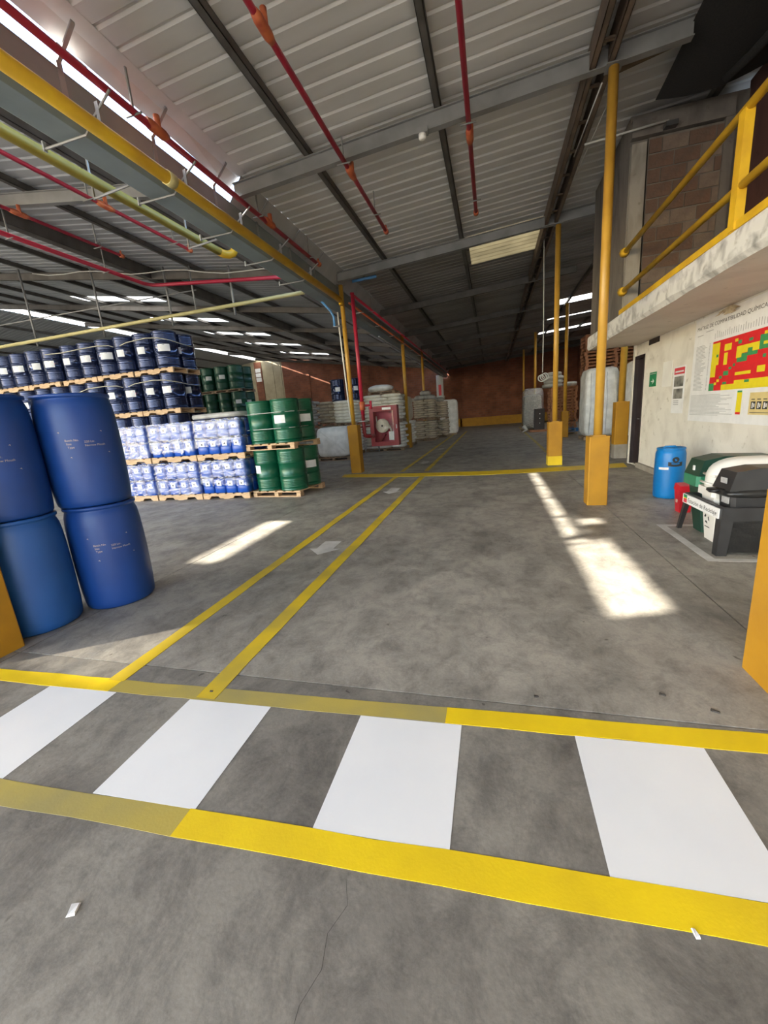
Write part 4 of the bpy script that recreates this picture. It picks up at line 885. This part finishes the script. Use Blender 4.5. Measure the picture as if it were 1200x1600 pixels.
for p, xc in enumerate((-8.20, -6.955, -5.725)):
    for tier in range(2):
        z0 = tier * .87; yc = 8.05 + .01 * p; dx = (.03 if tier else 0) - .01 * p
        tn = 'upper' if tier else 'lower'
        place(NOT, NU, (xc + dx, yc, z0), 0, 'wooden pallet under the %s %s jerrycan load' % (tn, POSN[p]), 'pallets under the jerrycans')
        for lay in range(2):
            for c in range(4):
                for row in range(4):
                    if row and c < 3: continue
                    x = xc + dx - .435 + c * .29; y = yc - .51 + .125 + row * .252
                    pos = ('%s from the left in the %s layer' % (ORD[c], ['bottom', 'top'][lay])) if row == 0 else ('right side row %s in the %s layer' % (ORD[row], ['bottom', 'top'][lay]))
                    place(CAN, CU, (x + rnd.uniform(-.004, .004), y + rnd.uniform(-.006, .006), z0 + .13 + lay * .368), 0, 'blue jerrycan, %s of the %s %s load' % (pos, tn, POSN[p]), 'blue jerrycans on wrapped pallets')
        # stretch film around the load
        t = thing('stretch_wrap', 'clear stretch film wound around the %s %s jerrycan load' % (tn, POSN[p]), 'wrapping', (xc + dx, yc, z0), 0, 'stretch film around the jerrycans')
        mb = MB(); W2, D2 = .592, .525; per = []
        zlo = .14 if not (p == 1 and tier == 1) else .20
        if p == 2: zlo = .32
        for i in range(24): per.append((-W2 + 2 * W2 * i / 24, -D2))
        for i in range(16): per.append((W2, -D2 + 2 * D2 * i / 16))
        for i in range(24): per.append((W2 - 2 * W2 * i / 24, D2))
        for i in range(16): per.append((-W2, D2 - 2 * D2 * i / 16))
        nr = 14; vs = []; fs = []; n = len(per); r2 = random.Random(p * 7 + tier)
        for j in range(nr + 1):
            for i, (x, y) in enumerate(per):
                q = r2.uniform(-.006, .012); zz = zlo + (.86 - zlo) * j / nr + (r2.uniform(-.05, .05) if j == 0 else 0)
                s = 1 + q / .6; vs.append((x * s, y * s, zz))
        for j in range(nr):
            for i in range(n): fs.append((j * n + i, j * n + (i + 1) % n, (j + 1) * n + (i + 1) % n, (j + 1) * n + i))
        mb.add(vs, fs, 0, True).build('film', 'stretch_film', t)
t = thing('cover_sheet', 'grey plastic sheet lying on top of the right jerrycan load', 'sheet', (-5.70, 8.05, 1.745))
MB().rbox(0, 0, .06, 1.24, 1.08, .12, 6, 10, jit=.03, seed=4).build('sheet', 'wrap_grey', t)

# ================================================================== SACKS, BULK BAGS, FAR LOADS
SK = {}
def make_sack(m, W, D, H, seed):
    key = (m, W, D, H, seed)
    if key not in SK: SK[key] = MB().rbox(0, 0, H / 2, W, D, H, 3.6, 8, jit=.035, seed=seed).mesh('sack', m)
    return SK[key]
def sack_load(xc, yc, z0, m, layers, W, D, h, label, group, pal=None, plab=None, rz=0.0, twocol=True, seed=0):
    r = random.Random(seed); zz = z0
    if pal: place(pal[0], pal[1], (xc, yc, zz), rz, plab, 'pallets under the sacks', (W / 1.2, D / 1.05, 1)); zz += .125
    for l in range(layers):
        if twocol: spots = [(-W / 4, -D / 4, W / 2, D / 2), (W / 4, -D / 4, W / 2, D / 2), (W / 4, D / 4, W / 2, D / 2)] if l % 2 else [(-W / 6, -D / 4, W * .66, D / 2), (W / 3, -D / 8, W / 3, D * .7)]
        else: spots = [(0, -D / 4, W, D / 2), (W / 4, D / 4, W / 2, D / 2)]
        for si, (lx, ly, sx, sy) in enumerate(spots):
            lx += r.uniform(-.02, .02); ly += r.uniform(-.02, .02)
            me = make_sack(m, round(sx * 1.05, 3), round(sy * 1.08, 3), round(h * 1.12, 3), r.randint(0, 2))
            o = put('sack', me, None, (xc + lx * math.cos(rz) - ly * math.sin(rz), yc + lx * math.sin(rz) + ly * math.cos(rz), zz + l * h), rz + r.uniform(-.03, .03))
            tag(o, label.replace(' sack ', ' sack %s of layer %s ' % ((['one', 'two', 'three'] if False else ['at front left', 'at right', 'at back right'] if twocol else ['in front', 'behind'])[si], ORD[l]), 1), 'sack', group)
    return zz + layers * h
G0 = 'sacks piled along the left row'
# behind the hose cabinet
h1 = sack_load(-4.62, 17.95, 0, 'sack_white', 8, 1.75, 1.2, .135, 'white sack in the lower load behind the hose cabinet', 'lower white sacks behind the cabinet', (OLD, OU), 'pallet under the lower white sacks behind the cabinet', seed=1)
h2 = sack_load(-4.66, 17.95, h1 + .02, 'sack_white', 8, 1.70, 1.2, .135, 'white sack in the upper load behind the hose cabinet', 'upper white sacks behind the cabinet', (OLD, OU), 'pallet under the upper white sacks behind the cabinet', seed=2)
place(OLD, OU, (-4.62, 17.95, h2 + .02), 0, 'dark old pallet topping the white sacks behind the cabinet', 'pallets under the sacks')
t = thing('bulk_bag', 'small white heap of film on top of the white sacks', 'bag', (-4.75, 17.9, h2 + .14)); MB().rbox(0, 0, .14, 1.15, .8, .34, 2.2, 10, jit=.04, seed=9).build('bag', 'bulk_bag', t)
# big white bag left of the hose column
t = thing('bulk_bag', 'plump white bulk bag on a dark pallet left of the hose column', 'bag', (-5.92, 15.0, 0)); MB().rbox(0, 0, .14 + .56, 1.36, 1.1, 1.16, 6, 14, jit=.012, seed=3).build('bag', 'bulk_bag', t); MB().tube([(-.45, -.56, 1.15), (0, -.585, .75), (.5, -.56, .35)], .012, 6).build('fold', 'bulk_bag', t)
place(OLD, OU, (-5.92, 15.0, 0), 0, 'dark pallet under the plump white bulk bag', 'pallets under the sacks', (1.1, 1, 1.1))
h3 = sack_load(-7.62, 15.8, 0, 'sack_grey', 9, 1.15, 1.1, .125, 'grey sack in the lower load beside the green drums', 'lower grey sacks', (OLD, OU), 'pallet under the lower grey sacks', seed=3)
h4 = sack_load(-7.60, 15.8, h3, 'sack_grey', 8, 1.15, 1.1, .12, 'grey sack in the upper load beside the green drums', 'upper grey sacks', (OLD, OU), 'pallet under the upper grey sacks', seed=4)
h5 = sack_load(-7.0, 17.6, 0, 'sack_beige', 9, 1.1, 1.1, .13, 'tan sack in the load behind the bulk bag', 'tan sacks behind the bulk bag', (OLD, OU), 'pallet under the tan sacks behind the bulk bag', seed=5)
h6 = sack_load(-7.0, 17.6, h5, 'sack_beige', 7, 1.1, 1.1, .13, 'tan sack in the upper load behind the bulk bag', 'upper tan sacks behind the bulk bag', (OLD, OU), 'pallet under the upper tan sacks behind the bulk bag', seed=6)
h7 = sack_load(-6.05, 16.9, 0, 'sack_white', 9, 1.0, 1.0, .125, 'white sack in the narrow lower load behind the hose column', 'narrow white sacks', (OLD, OU), 'pallet under the narrow white sacks', twocol=False, seed=7)
h8 = sack_load(-6.0, 16.9, h7, 'sack_white', 7, 1.0, 1.0, .13, 'white sack in the narrow upper load behind the hose column', 'upper narrow white sacks', (OLD, OU), 'pallet under the narrow upper white sacks', twocol=False, seed=8)
place(NAVY[0], NVU[0], (-6.33, 16.75, h8), 0, 'lone navy drum on the sacks, left of the hose column', 'navy drums on the sacks')
place(NAVY[0], NVU[0], (-5.70, 17.0, h8), .3, 'lone navy drum on the sacks, between the standpipe and the cabinet top', 'navy drums on the sacks')
# rear left row
hb = sack_load(-4.4, 20.4, 0, 'sack_white', 8, 1.2, 1.1, .135, 'white sack in the shaded load behind the cabinet column', 'shaded sacks behind the cabinet column', (OLD, OU), 'pallet under the shaded sacks', seed=9)
t = thing('bulk_bag', 'tall cream bag leaning on the shaded sacks', 'bag', (-4.35, 20.3, hb)); MB().rbox(0, 0, .6, 1.0, .8, 1.2, 5, 10, jit=.02, seed=6).build('bag', 'sack_beige', t)
hc = sack_load(-3.62, 23.0, 0, 'sack_beige', 8, 1.2, 1.1, .12, 'beige sack in the lower far left load', 'lower far beige sacks', (OLD, OU), 'pallet under the lower far beige sacks', seed=10)
hd = sack_load(-3.62, 23.0, hc + .05, 'sack_beige', 8, 1.2, 1.1, .12, 'beige sack in the upper far left load', 'upper far beige sacks', (OLD, OU), 'pallet under the upper far beige sacks', seed=11)
he = sack_load(-3.15, 25.2, 0, 'sack_beige', 7, 1.2, 1.1, .13, 'tan sack in the lower load by the far walkway', 'lower far walkway sacks', (OLD, OU), 'pallet under the far walkway sacks', seed=12)
hf = sack_load(-3.2, 25.2, he + .04, 'sack_beige', 7, 1.2, 1.1, .13, 'tan sack in the upper load by the far walkway', 'upper far walkway sacks', (OLD, OU), 'pallet under the upper far walkway sacks', seed=13)
for i, (x, y, z, s) in enumerate(((-3.9, 23.1, hd, 0), (-3.35, 23.0, hd, 1), (-3.6, 23.2, hd + .24, 2), (-3.1, 25.3, hf, 3))):
    t = thing('plastic_bundle', ['dark film bundle at the left on the far sacks', 'dark film bundle at the right on the far sacks', 'dark film bundle topping the far sacks', 'dark film bundle on the tan walkway sacks'][i], 'bundle', (x, y, z), 0, 'film bundles on the far sacks'); MB().rbox(0, 0, .13, .62, .6, .27, 2.6, 9, jit=.07, seed=s).build('bundle', 'wrap_grey', t)
t = thing('wrapped_load', 'pale wrapped bag at the far end of the left row', 'load', (-2.75, 27.4, 0)); MB().rbox(0, 0, 1.15, 1.15, 1.1, 2.2, 7, 14, jit=.012, seed=8).build('load', 'bulk_bag', t); MB().box(-.5, .5, -.5, .5, 0, .1).build('base', 'wood_old', t)
t = thing('wall_panel_sign', 'pale red and white board standing at the far wall', 'sign', (-4.35, 36.5, 0)); MB().box(-.3, .3, -.03, .03, 2.3, 4.6).build('board', 'paper_grey', t); MB().box(-.12, .12, -.04, -.03, 2.9, 3.8).build('mark', 'hazard_red', t); MB().tube([(0, .05, 0), (0, .05, 4.6)], .04, 8).build('post', 'steel_dark', t)

# right-hand loads
t = None
for i, (x, y, h, w2, d2) in enumerate(((3.95, 17.6, 2.62, 1.15, 1.15), (5.08, 16.3, 2.70, 1.0, 1.1), (5.20, 17.9, 2.5, 1.1, 1.1))):
    t = thing('wrapped_load', ['tall white wrapped load beside the stacked pallets', 'tall white wrapped load next to the dark door', 'tall white wrapped load at the back of the white group'][i], 'load', (x, y, 0), 0, 'white wrapped loads on the right')
    MB().rbox(0, 0, .13 + (h - .13) / 2, w2, d2, h - .13, 8, 22, jit=.028, seed=20 + i).build('load', 'bulk_bag', t)
    r2 = random.Random(i)
    for k in range(4):
        xx = -w2 / 2 + w2 * (k + .5) / 4; MB().tube([(xx, -d2 / 2 - .004, .25), (xx + r2.uniform(-.06, .06), -d2 / 2 - .012, h * .5), (xx + r2.uniform(-.06, .06), -d2 / 2 + .01, h - .18)], [.012, .03, .014], 6).build('film_fold', 'bulk_bag', t)
    place(OLD, OU, (x, y, 0), 0, 'pallet under the ' + ['front white wrapped load', 'white wrapped load by the door', 'rear white wrapped load'][i], 'pallets under the wrapped loads', (.95, 1, 1))
for s, (x, y) in enumerate(((4.40, 19.9), (5.75, 20.1))):
    t = thing('wrapped_load', ['dim wrapped load carrying the left tall pallet stack', 'dim wrapped load carrying the right tall pallet stack'][s], 'load', (x, y, 0)); MB().box(-.58, .58, -.52, .52, 0, 2.45).build('load', 'wrap_grey', t); MB().box(-.6, .6, -.55, .55, 2.45, 2.47).build('top_sheet', 'wood_old', t)
    for k in range(12):
        place(RED, RU, (x + rnd.uniform(-.04, .04), y + rnd.uniform(-.03, .03), 2.47 + k * .137), rnd.uniform(-.03, .03), 'reddish pallet, %s from the bottom of the %s high stack' % (ORD[k], ['left', 'right'][s]), 'high pallet stacks under the balcony end')
for k in range(14):
    z = .30 + k * .135
    place(RED, RU, (3.22 + rnd.uniform(-.04, .04), 21.3 + rnd.uniform(-.03, .03), z), rnd.uniform(-.04, .04), 'brown pallet, %s from the bottom of the stack with grey bags on top' % ORD[k] if k < 12 else 'brown pallet near the top of the stack with grey bags' + (' above it' if k == 13 else ' two above it'), 'pallet stack behind the threshold column', (.95, 1, 1))
bp_ = make_pallet('plastic_pallet', 'blue pallet at the bottom of the stack with grey bags', 1.2, 1.1, .16, 'pallet_blue', 'block'); bp_.location = (3.25, 21.2, .13); place(OLD, OU, (3.22, 21.2, 0), 0, 'dark pallet on the floor under the blue pallet', 'pallet stack behind the threshold column')
zt = .30 + 14 * .135
for i, (dx, z, w2) in enumerate(((-.35, 0, .9), (.42, 0, .6), (-.3, .17, .85), (-.25, .34, .8), (-.3, .5, .7))):
    o = put('sack', make_sack('wrap_grey', w2, .7, .2, i % 3), None, (3.1 + dx, 21.2, zt + z), rnd.uniform(-.1, .1)); tag(o, 'grey bag, %s of those lying on the brown pallet stack' % ORD[i], 'sack', 'grey bags on the pallet stack')
t = thing('wrapped_load', 'smoky film wrapped load behind the hanging hose', 'load', (2.25, 25.4, 0)); MB().rbox(0, 0, 1.25, 1.15, 1.1, 2.3, 6, 14, jit=.02, seed=31).build('film', 'smoky_film', t); MB().rbox(-.02, 0, 1.1, 1.0, .95, 1.9, 6, 10, jit=.03, seed=32).build('contents', 'sack_grey', t); MB().box(-.58, .58, -.55, .55, 0, .12).build('base', 'wood_old', t)
MB().tube([(-.5, -.55, .3), (-.35, -.75, .12), (-.6, -.95, .03)], [.12, .08, .03], 8).build('loose_film', 'bulk_bag', t)
t = thing('dark_crate', 'black crate with white marks in front of the smoky wrapped load', 'crate', (2.52, 24.4, 0)); MB().box(-.26, .26, -.25, .25, .12, 1.25).build('crate', 'door_dark', t)
for z in (.45, .70, .95): MB().box(-.02, .03, -.255, -.25, z, z + .05).build('mark', 'paper_white', t)
MB().box(-.5, .4, -.3, .3, 0, .12).build('base', 'wood_red', t)

# ================================================================== FIRE HOSE CABINET
t = thing('hose_cabinet', 'red fire hose cabinet with a glazed front and coiled hose', 'cabinet', (-3.18, 12.05, .63))
W2, Hh, Dp, fr = .435, 1.19, .24, .125
mb = MB(); mb.box(-W2, W2, Dp - .02, Dp, 0, Hh); mb.box(-W2, -W2 + .02, 0, Dp, 0, Hh); mb.box(W2 - .02, W2, 0, Dp, 0, Hh); mb.box(-W2, W2, 0, Dp, 0, .02); mb.box(-W2, W2, 0, Dp, Hh - .02, Hh)
mb.build('box', 'cabinet_red', t); MB().box(-W2 + .02, W2 - .02, Dp - .026, Dp - .02, .02, Hh - .02).build('back_panel', 'cabinet_inside', t)
mb = MB(); mb.box(-W2, -W2 + fr, -.025, 0, 0, Hh); mb.box(W2 - fr, W2, -.025, 0, 0, Hh); mb.box(-W2 + fr, W2 - fr, -.025, 0, 0, fr); mb.box(-W2 + fr, W2 - fr, -.025, 0, Hh - fr * 1.3, Hh)
d = mb.build('door', 'cabinet_red', t); MB().box(-W2 + fr, W2 - fr, -.013, -.009, fr, Hh - fr * 1.3).build('pane', 'clear_pane', d); MB().box(W2 - .05, W2 - .03, -.045, -.025, .5, .62).build('latch', 'galvanised', d)
MB().box(-.02, .25, -.028, -.025, Hh - .12, Hh - .05).build('label', 'paper_white', t)
mb = MB(); mb.lathe([(.03, 0), (.205, .0), (.212, .02), (.212, .06), (.205, .08), (.03, .08)], 28); me = mb.mesh('hose_coil', 'hose_canvas'); o = put('hose_coil', me, t, (-.08, .17, .60)); o.rotation_euler = (math.pi / 2, 0, 0)
MB().tube([(.08, .12, .66), (.17, .12, .50), (.20, .12, .38)], .03, 10).build('hose_end', 'hose_canvas', t); MB().tube([(-.26, .12, .90), (-.25, .12, .62)], .022, 10).build('nozzle', 'hose_pale', t)
MB().tube([(-.08, .085, .60), (-.08, .07, .60)], .03, 10).build('coil_hub', 'print_black', t)
MB().box(.13, .28, .02, .03, .16, .42).build('inspection_tag', 'paper_white', t)
MB().tube([(-.12, .1, .15), (.02, .1, .34)], .02, 8).build('spanner', 'cabinet_red', t)
MB().box(-.255, -.225, .08, .11, -.18, 0).build('foot', 'black_plastic', t); MB().tube([(-.43, .12, .62), (-.60, .0, .62), (-.60, -.97, .62)], .02, 8).build('wall_bracket', 'cabinet_red', t)
MB().tube([(-.44, .1, .35), (-.50, .05, .35), (-.52, -.2, .36), (-.50, -.5, .36)], .03, 10).build('inlet_pipe', 'cabinet_red', t)

# ================================================================== RECYCLING CORNER
t = thing('plastic_barrel', 'light blue barrel with a black logo sticker by the white wall', 'barrel', (2.51, 6.76, 0))
LP = [(.185, 0), (.205, .012), (.212, .05), (.216, .25), (.217, .40), (.216, .55), (.212, .65), (.200, .69), (.190, .70), (.200, .705), (.204, .72), (.195, .735), (.17, .735), (.16, .72), (.02, .715)]
LP = [(r_ * .88, z_) for r_, z_ in LP]
MB().lathe(LP, 44).build('body', 'barrel_light', t)
def lwrap(mb, vs, fs, phi, r, mi=0): mb.add([(r * math.cos(phi + v[0] / r), r * math.sin(phi + v[0] / r), v[1]) for v in vs], fs, mi)
ph = CAMDIR(2.53, 6.76)
mb = MB(); vs = [(.045 * math.cos(a * math.pi / 8) + .07, .575 + .04 * math.sin(a * math.pi / 8)) for a in range(16)]; lwrap(mb, vs, [tuple(range(16))], ph, .1925)
vs = []; n = 10
for j in (0, 1):
    for i in range(n + 1): u = -.02 + .18 * i / n; vs.append((u, .487 + .06 * j - .012 * math.cos((i / n - .5) * 3)))
lwrap(mb, vs, [(i, i + 1, n + 2 + i, n + 1 + i) for i in range(n)], ph, .1927)
mb.build('logo_sticker', 'print_black', t)
mb = MB(); vs = [(.02 + .10 * i / 6, .517 + .018 * j - .010 * math.cos((i / 6 - .5) * 2)) for j in (0, 1) for i in range(7)]; lwrap(mb, vs, [(i, i + 1, 8 + i, 7 + i) for i in range(6)], ph, .1932); mb.build('logo_lettering', 'barrel_light', t)
mb = MB(); vs = [(-.14 + .13 * i / 6, .43 + .035 * j) for j in (0, 1) for i in range(7)]; lwrap(mb, vs, [(i, i + 1, 8 + i, 7 + i) for i in range(6)], ph, .1927); mb.build('paper_label', 'paper_white', t)
MB().tube([(-.12, -.05, .725), (-.10, -.06, .755), (.02, -.08, .755), (.04, -.08, .725)], .014, 8).build('handle', 'barrel_light', t)
t = thing('pedal_bin', 'small red waste bin beside the recycling stand', 'bin', (2.36, 5.85, 0)); t.scale = (.72, .72, 1)
MB().add([(-.085, -.085, 0), (.085, -.085, 0), (.085, .085, 0), (-.085, .085, 0), (-.115, -.11, .29), (.115, -.11, .29), (.115, .11, .29), (-.115, .11, .29)], [(0, 3, 2, 1), (0, 1, 5, 4), (1, 2, 6, 5), (2, 3, 7, 6), (3, 0, 4, 7), (4, 5, 6, 7)]).build('body', 'red_plastic', t)
MB().add([(-.125, -.12, .29), (.125, -.12, .29), (.125, .12, .29), (-.125, .12, .29), (-.11, -.105, .345), (.11, -.105, .345), (.11, .105, .37), (-.11, .105, .37)], [(0, 3, 2, 1), (0, 1, 5, 4), (1, 2, 6, 5), (2, 3, 7, 6), (3, 0, 4, 7), (4, 5, 6, 7)]).build('lid', 'red_plastic', t)
MB().box(-.03, .03, -.112, -.10, .22, .27).build('sticker', 'lamp_pink', t); MB().box(-.125, -.112, -.05, 0, .13, .17).build('sticker', 'lamp_pink', t)

t = thing('recycling_stand', 'black plastic stand with a recycling sign holding the bins', 'stand', (2.38, 4.65, 0))
def leg(x, y, sx, sy, w=.05):
    v = w * .8
    MB().add([(x - v, y - v, 0), (x + v, y - v, 0), (x + v, y + v, 0), (x - v, y + v, 0), (x - w + sx, y - w + sy, .44), (x + w + sx, y - w + sy, .44), (x + w + sx, y + w + sy, .44), (x - w + sx, y + w + sy, .44)], [(0, 3, 2, 1), (0, 1, 5, 4), (1, 2, 6, 5), (2, 3, 7, 6), (3, 0, 4, 7), (4, 5, 6, 7)]).build('leg', 'black_plastic', t)
leg(-.36, -.45, .03, .03); leg(.36, -.45, -.03, .03); leg(.33, .46, -.01, -.20, .025); leg(-.34, .46, -.01, -.20, .025)
MB().box(-.385, .385, -.475, -.425, .33, .45).build('apron', 'black_plastic', t); MB().box(-.385, .385, .24, .28, .35, .45).build('apron', 'black_plastic', t)
MB().box(-.385, -.345, -.425, .24, .35, .45).build('side_rail', 'black_plastic', t); MB().box(.345, .385, -.425, .24, .35, .45).build('side_rail', 'black_plastic', t)
MB().box(-.30, .30, -.462, -.452, .03, .33).build('front_panel', 'black_bag', t)
sg = MB().box(-.398, -.386, -.44, .285, .345, .44).build('sign_board', 'paper_white', t)
vs, fs = text_geo('Estación de Reciclaje', 1.0); tw = max(v[0] for v in vs)
MB().add([(-.3995, .165 - v[0] * .58 / tw, .370 + v[1] * .062) for v in vs], fs).build('lettering', 'print_black', sg)
mb = MB(); mb.add([(-.3995, .265, .352), (-.3995, .185, .352), (-.3995, .185, .395), (-.3995, .265, .395)], [(0, 1, 2, 3)], 0); mb.add([(-.3995, .265, .405), (-.3995, .185, .405), (-.3995, .185, .436), (-.3995, .265, .436)], [(0, 1, 2, 3)], 1); mb.add([(-.3995, .265, .395), (-.3995, .185, .395), (-.3995, .185, .405), (-.3995, .265, .405)], [(0, 1, 2, 3)], 2)
mb.build('emblem', ['hazard_red', 'sign_green', 'matrix_yellow'], sg)
def taper(mb, x0, x1, y0, y1, z0, z1, k, c=.03, top=True):
    # bin body: rounded rectangle growing from factor k at the foot to 1 at the rim
    cx, cy = (x0 + x1) / 2, (y0 + y1) / 2; a, b = (x1 - x0) / 2, (y1 - y0) / 2; rings = []
    for (s, z) in ((k, z0), (1, z1)):
        A, B = a * s, b * s; rings += [(cx - A + c, cy - B, z), (cx + A - c, cy - B, z), (cx + A, cy - B + c, z), (cx + A, cy + B - c, z), (cx + A - c, cy + B, z), (cx - A + c, cy + B, z), (cx - A, cy + B - c, z), (cx - A, cy - B + c, z)]
    mb.add(rings, [(j, (j + 1) % 8, 8 + (j + 1) % 8, 8 + j) for j in range(8)] + [tuple(range(7, -1, -1)), tuple(range(8, 16))]); return mb
def hood(mb, x0, x1, y0, y1, z0, z1, z2, fx_, mi=0):
    # swing-lid hood: steep front panel, ridged top falling to the back
    P = [(x0, z0), (x0 + fx_, z1), (x0 + fx_ + .18, z2), (x1 - .08, z1 + .02), (x1, z0)]
    n = 5; i_ = .02
    vs = [(x, y0 + (0 if k in (0, 4) else i_), z) for k, (x, z) in enumerate(P)] + [(x, y1 - (0 if k in (0, 4) else i_), z) for k, (x, z) in enumerate(P)]
    mb.add(vs, [tuple(range(n)), tuple(range(2 * n - 1, n - 1, -1))] + [(i, n + i, n + (i + 1) % n, (i + 1) % n) for i in range(n)], mi); return mb
t = thing('recycling_bin', 'dark green recycling bin with a hooded lid, farthest from the viewer', 'bin', (0, 0, 0))
taper(MB(), 2.10, 2.80, 4.86, 5.16, 0.0, .56, .78).build('body', 'green_plastic', t); taper(MB(), 2.06, 2.84, 4.84, 5.18, .52, .63, 1.0).build('rim', 'green_light', t)
hood(MB(), 2.07, 2.83, 4.845, 5.175, .63, .79, .83, .05).build('lid', 'green_plastic', t); MB().box(2.075, 2.085, 4.97, 5.0, .68, .73).build('sticker', 'paper_white', t)
t = thing('recycling_bin', 'white recycling bin with a rounded dome lid in the middle', 'bin', (0, 0, 0))
taper(MB(), 2.08, 2.76, 4.50, 4.80, 0.0, .50, .84).build('body', 'white_plastic', t); taper(MB(), 2.05, 2.79, 4.49, 4.81, .48, .56, 1.0).build('rim', 'white_plastic', t)
MB().rbox(2.42, 4.65, .60, .72, .31, .50, 3.0, 14).build('lid', 'white_plastic', t)
for dz in (.60, .68): MB().tube([(2.062 + (dz - .6) * .25, 4.53, dz), (2.055 + (dz - .6) * .25, 4.65, dz), (2.062 + (dz - .6) * .25, 4.77, dz)], .012, 6).build('lid_ridge', 'white_plastic', t)
mb = MB()
bx = lambda z: 2.42 - .34 * (.84 + .16 * z / .5) - .0015
for k in range(3):
    a = math.pi / 2 + k * 2 * math.pi / 3
    for (u0, u1) in ((a + .25, a + 1.25),):
        q = []
        for (rr, uu) in ((.055, u0), (.055, u1), (.030, u1), (.030, u0)): q.append((bx(.22 + rr * math.sin(uu)), 4.68 - rr * math.cos(uu), .22 + rr * math.sin(uu)))
        mb.add(q, [(0, 1, 2, 3)])
mb.add([(bx(.13), 4.73, .13), (bx(.13), 4.63, .13), (bx(.14), 4.63, .14), (bx(.14), 4.73, .14)], [(0, 1, 2, 3)]); mb.add([(bx(.30), 4.73, .30), (bx(.30), 4.63, .30), (bx(.312), 4.63, .312), (bx(.312), 4.73, .312)], [(0, 1, 2, 3)])
mb.build('printed_mark', 'print_black', t)
t = thing('recycling_bin', 'black recycling bin with a hooded lid and bag rim, nearest the viewer', 'bin', (0, 0, 0))
taper(MB(), 2.08, 2.78, 4.225, 4.475, 0.03, .58, .86).build('body', 'black_plastic', t)
hood(MB(), 2.04, 2.80, 4.19, 4.49, .60, .77, .80, .05).build('lid', 'black_plastic', t)
mb = MB().rbox(2.42, 4.34, .575, .82, .35, .09, 4, 12, jit=.05, seed=3); mb.build('bag_rim', 'black_bag', t); MB().rbox(2.03, 4.42, .575, .12, .16, .05, 2.5, 8, jit=.1, seed=5).build('bag_fold', 'black_bag', t)
MB().box(2.046, 2.052, 4.27, 4.37, .66, .71).build('sticker', 'print_grey', t); MB().box(2.075, 2.085, 4.27, 4.38, .47, .53).build('sticker', 'print_grey', t)

# ================================================================== LITTER ON THE FLOOR
def litter(name, label, x, y, sx, sy, rz, m, cat='litter'):
    t = tag(MB().add([(-sx, -sy, 0), (sx, -sy, 0), (sx, sy, 0), (-sx, sy, 0), (-sx * .8, -sy * .8, .004), (sx * .9, -sy * .7, .007), (sx * .7, sy * .9, .003), (-sx * .9, sy * .8, .008)], [(0, 3, 2, 1), (0, 1, 5, 4), (1, 2, 6, 5), (2, 3, 7, 6), (3, 0, 4, 7), (4, 5, 6, 7)]).build(name, m, None, (x, y, 0.001), rz), label, cat)
litter('paper_scrap', 'small torn white paper scrap on the floor at lower left', -1.36, .66, .014, .019, .4, 'paper_white')
litter('paper_scrap', 'tiny white scrap at the lower right below the yellow line', .535, 1.0, .006, .012, .2, 'paper_white')
litter('dirt_chip', 'dark chip of dirt on the floor above the third crossing stripe', .20, 1.95, .012, .007, .3, 'joint_dark')
litter('dirt_chip', 'dark chip of dirt above the widest crossing stripe', .82, 2.06, .014, .007, -.3, 'joint_dark')
litter('dirt_chip', 'long dark chip near the right plinth', 1.01, 1.97, .018, .008, -.4, 'joint_dark')
litter('dirt_chip', 'dark dirt lump on the worn yellow line', -1.63, 1.705, .010, .006, .2, 'joint_dark')

# hairline crack in the floor below the crossing
pts = [(-.50, .93), (-.47, .86), (-.505, .78), (-.49, .70), (-.52, .62), (-.515, .52), (-.54, .42)]
strip([(x, y) for x, y in pts], [(x + .0011, y) for x, y in pts], z=.0004).build('floor_crack', 'joint_dark', floor)
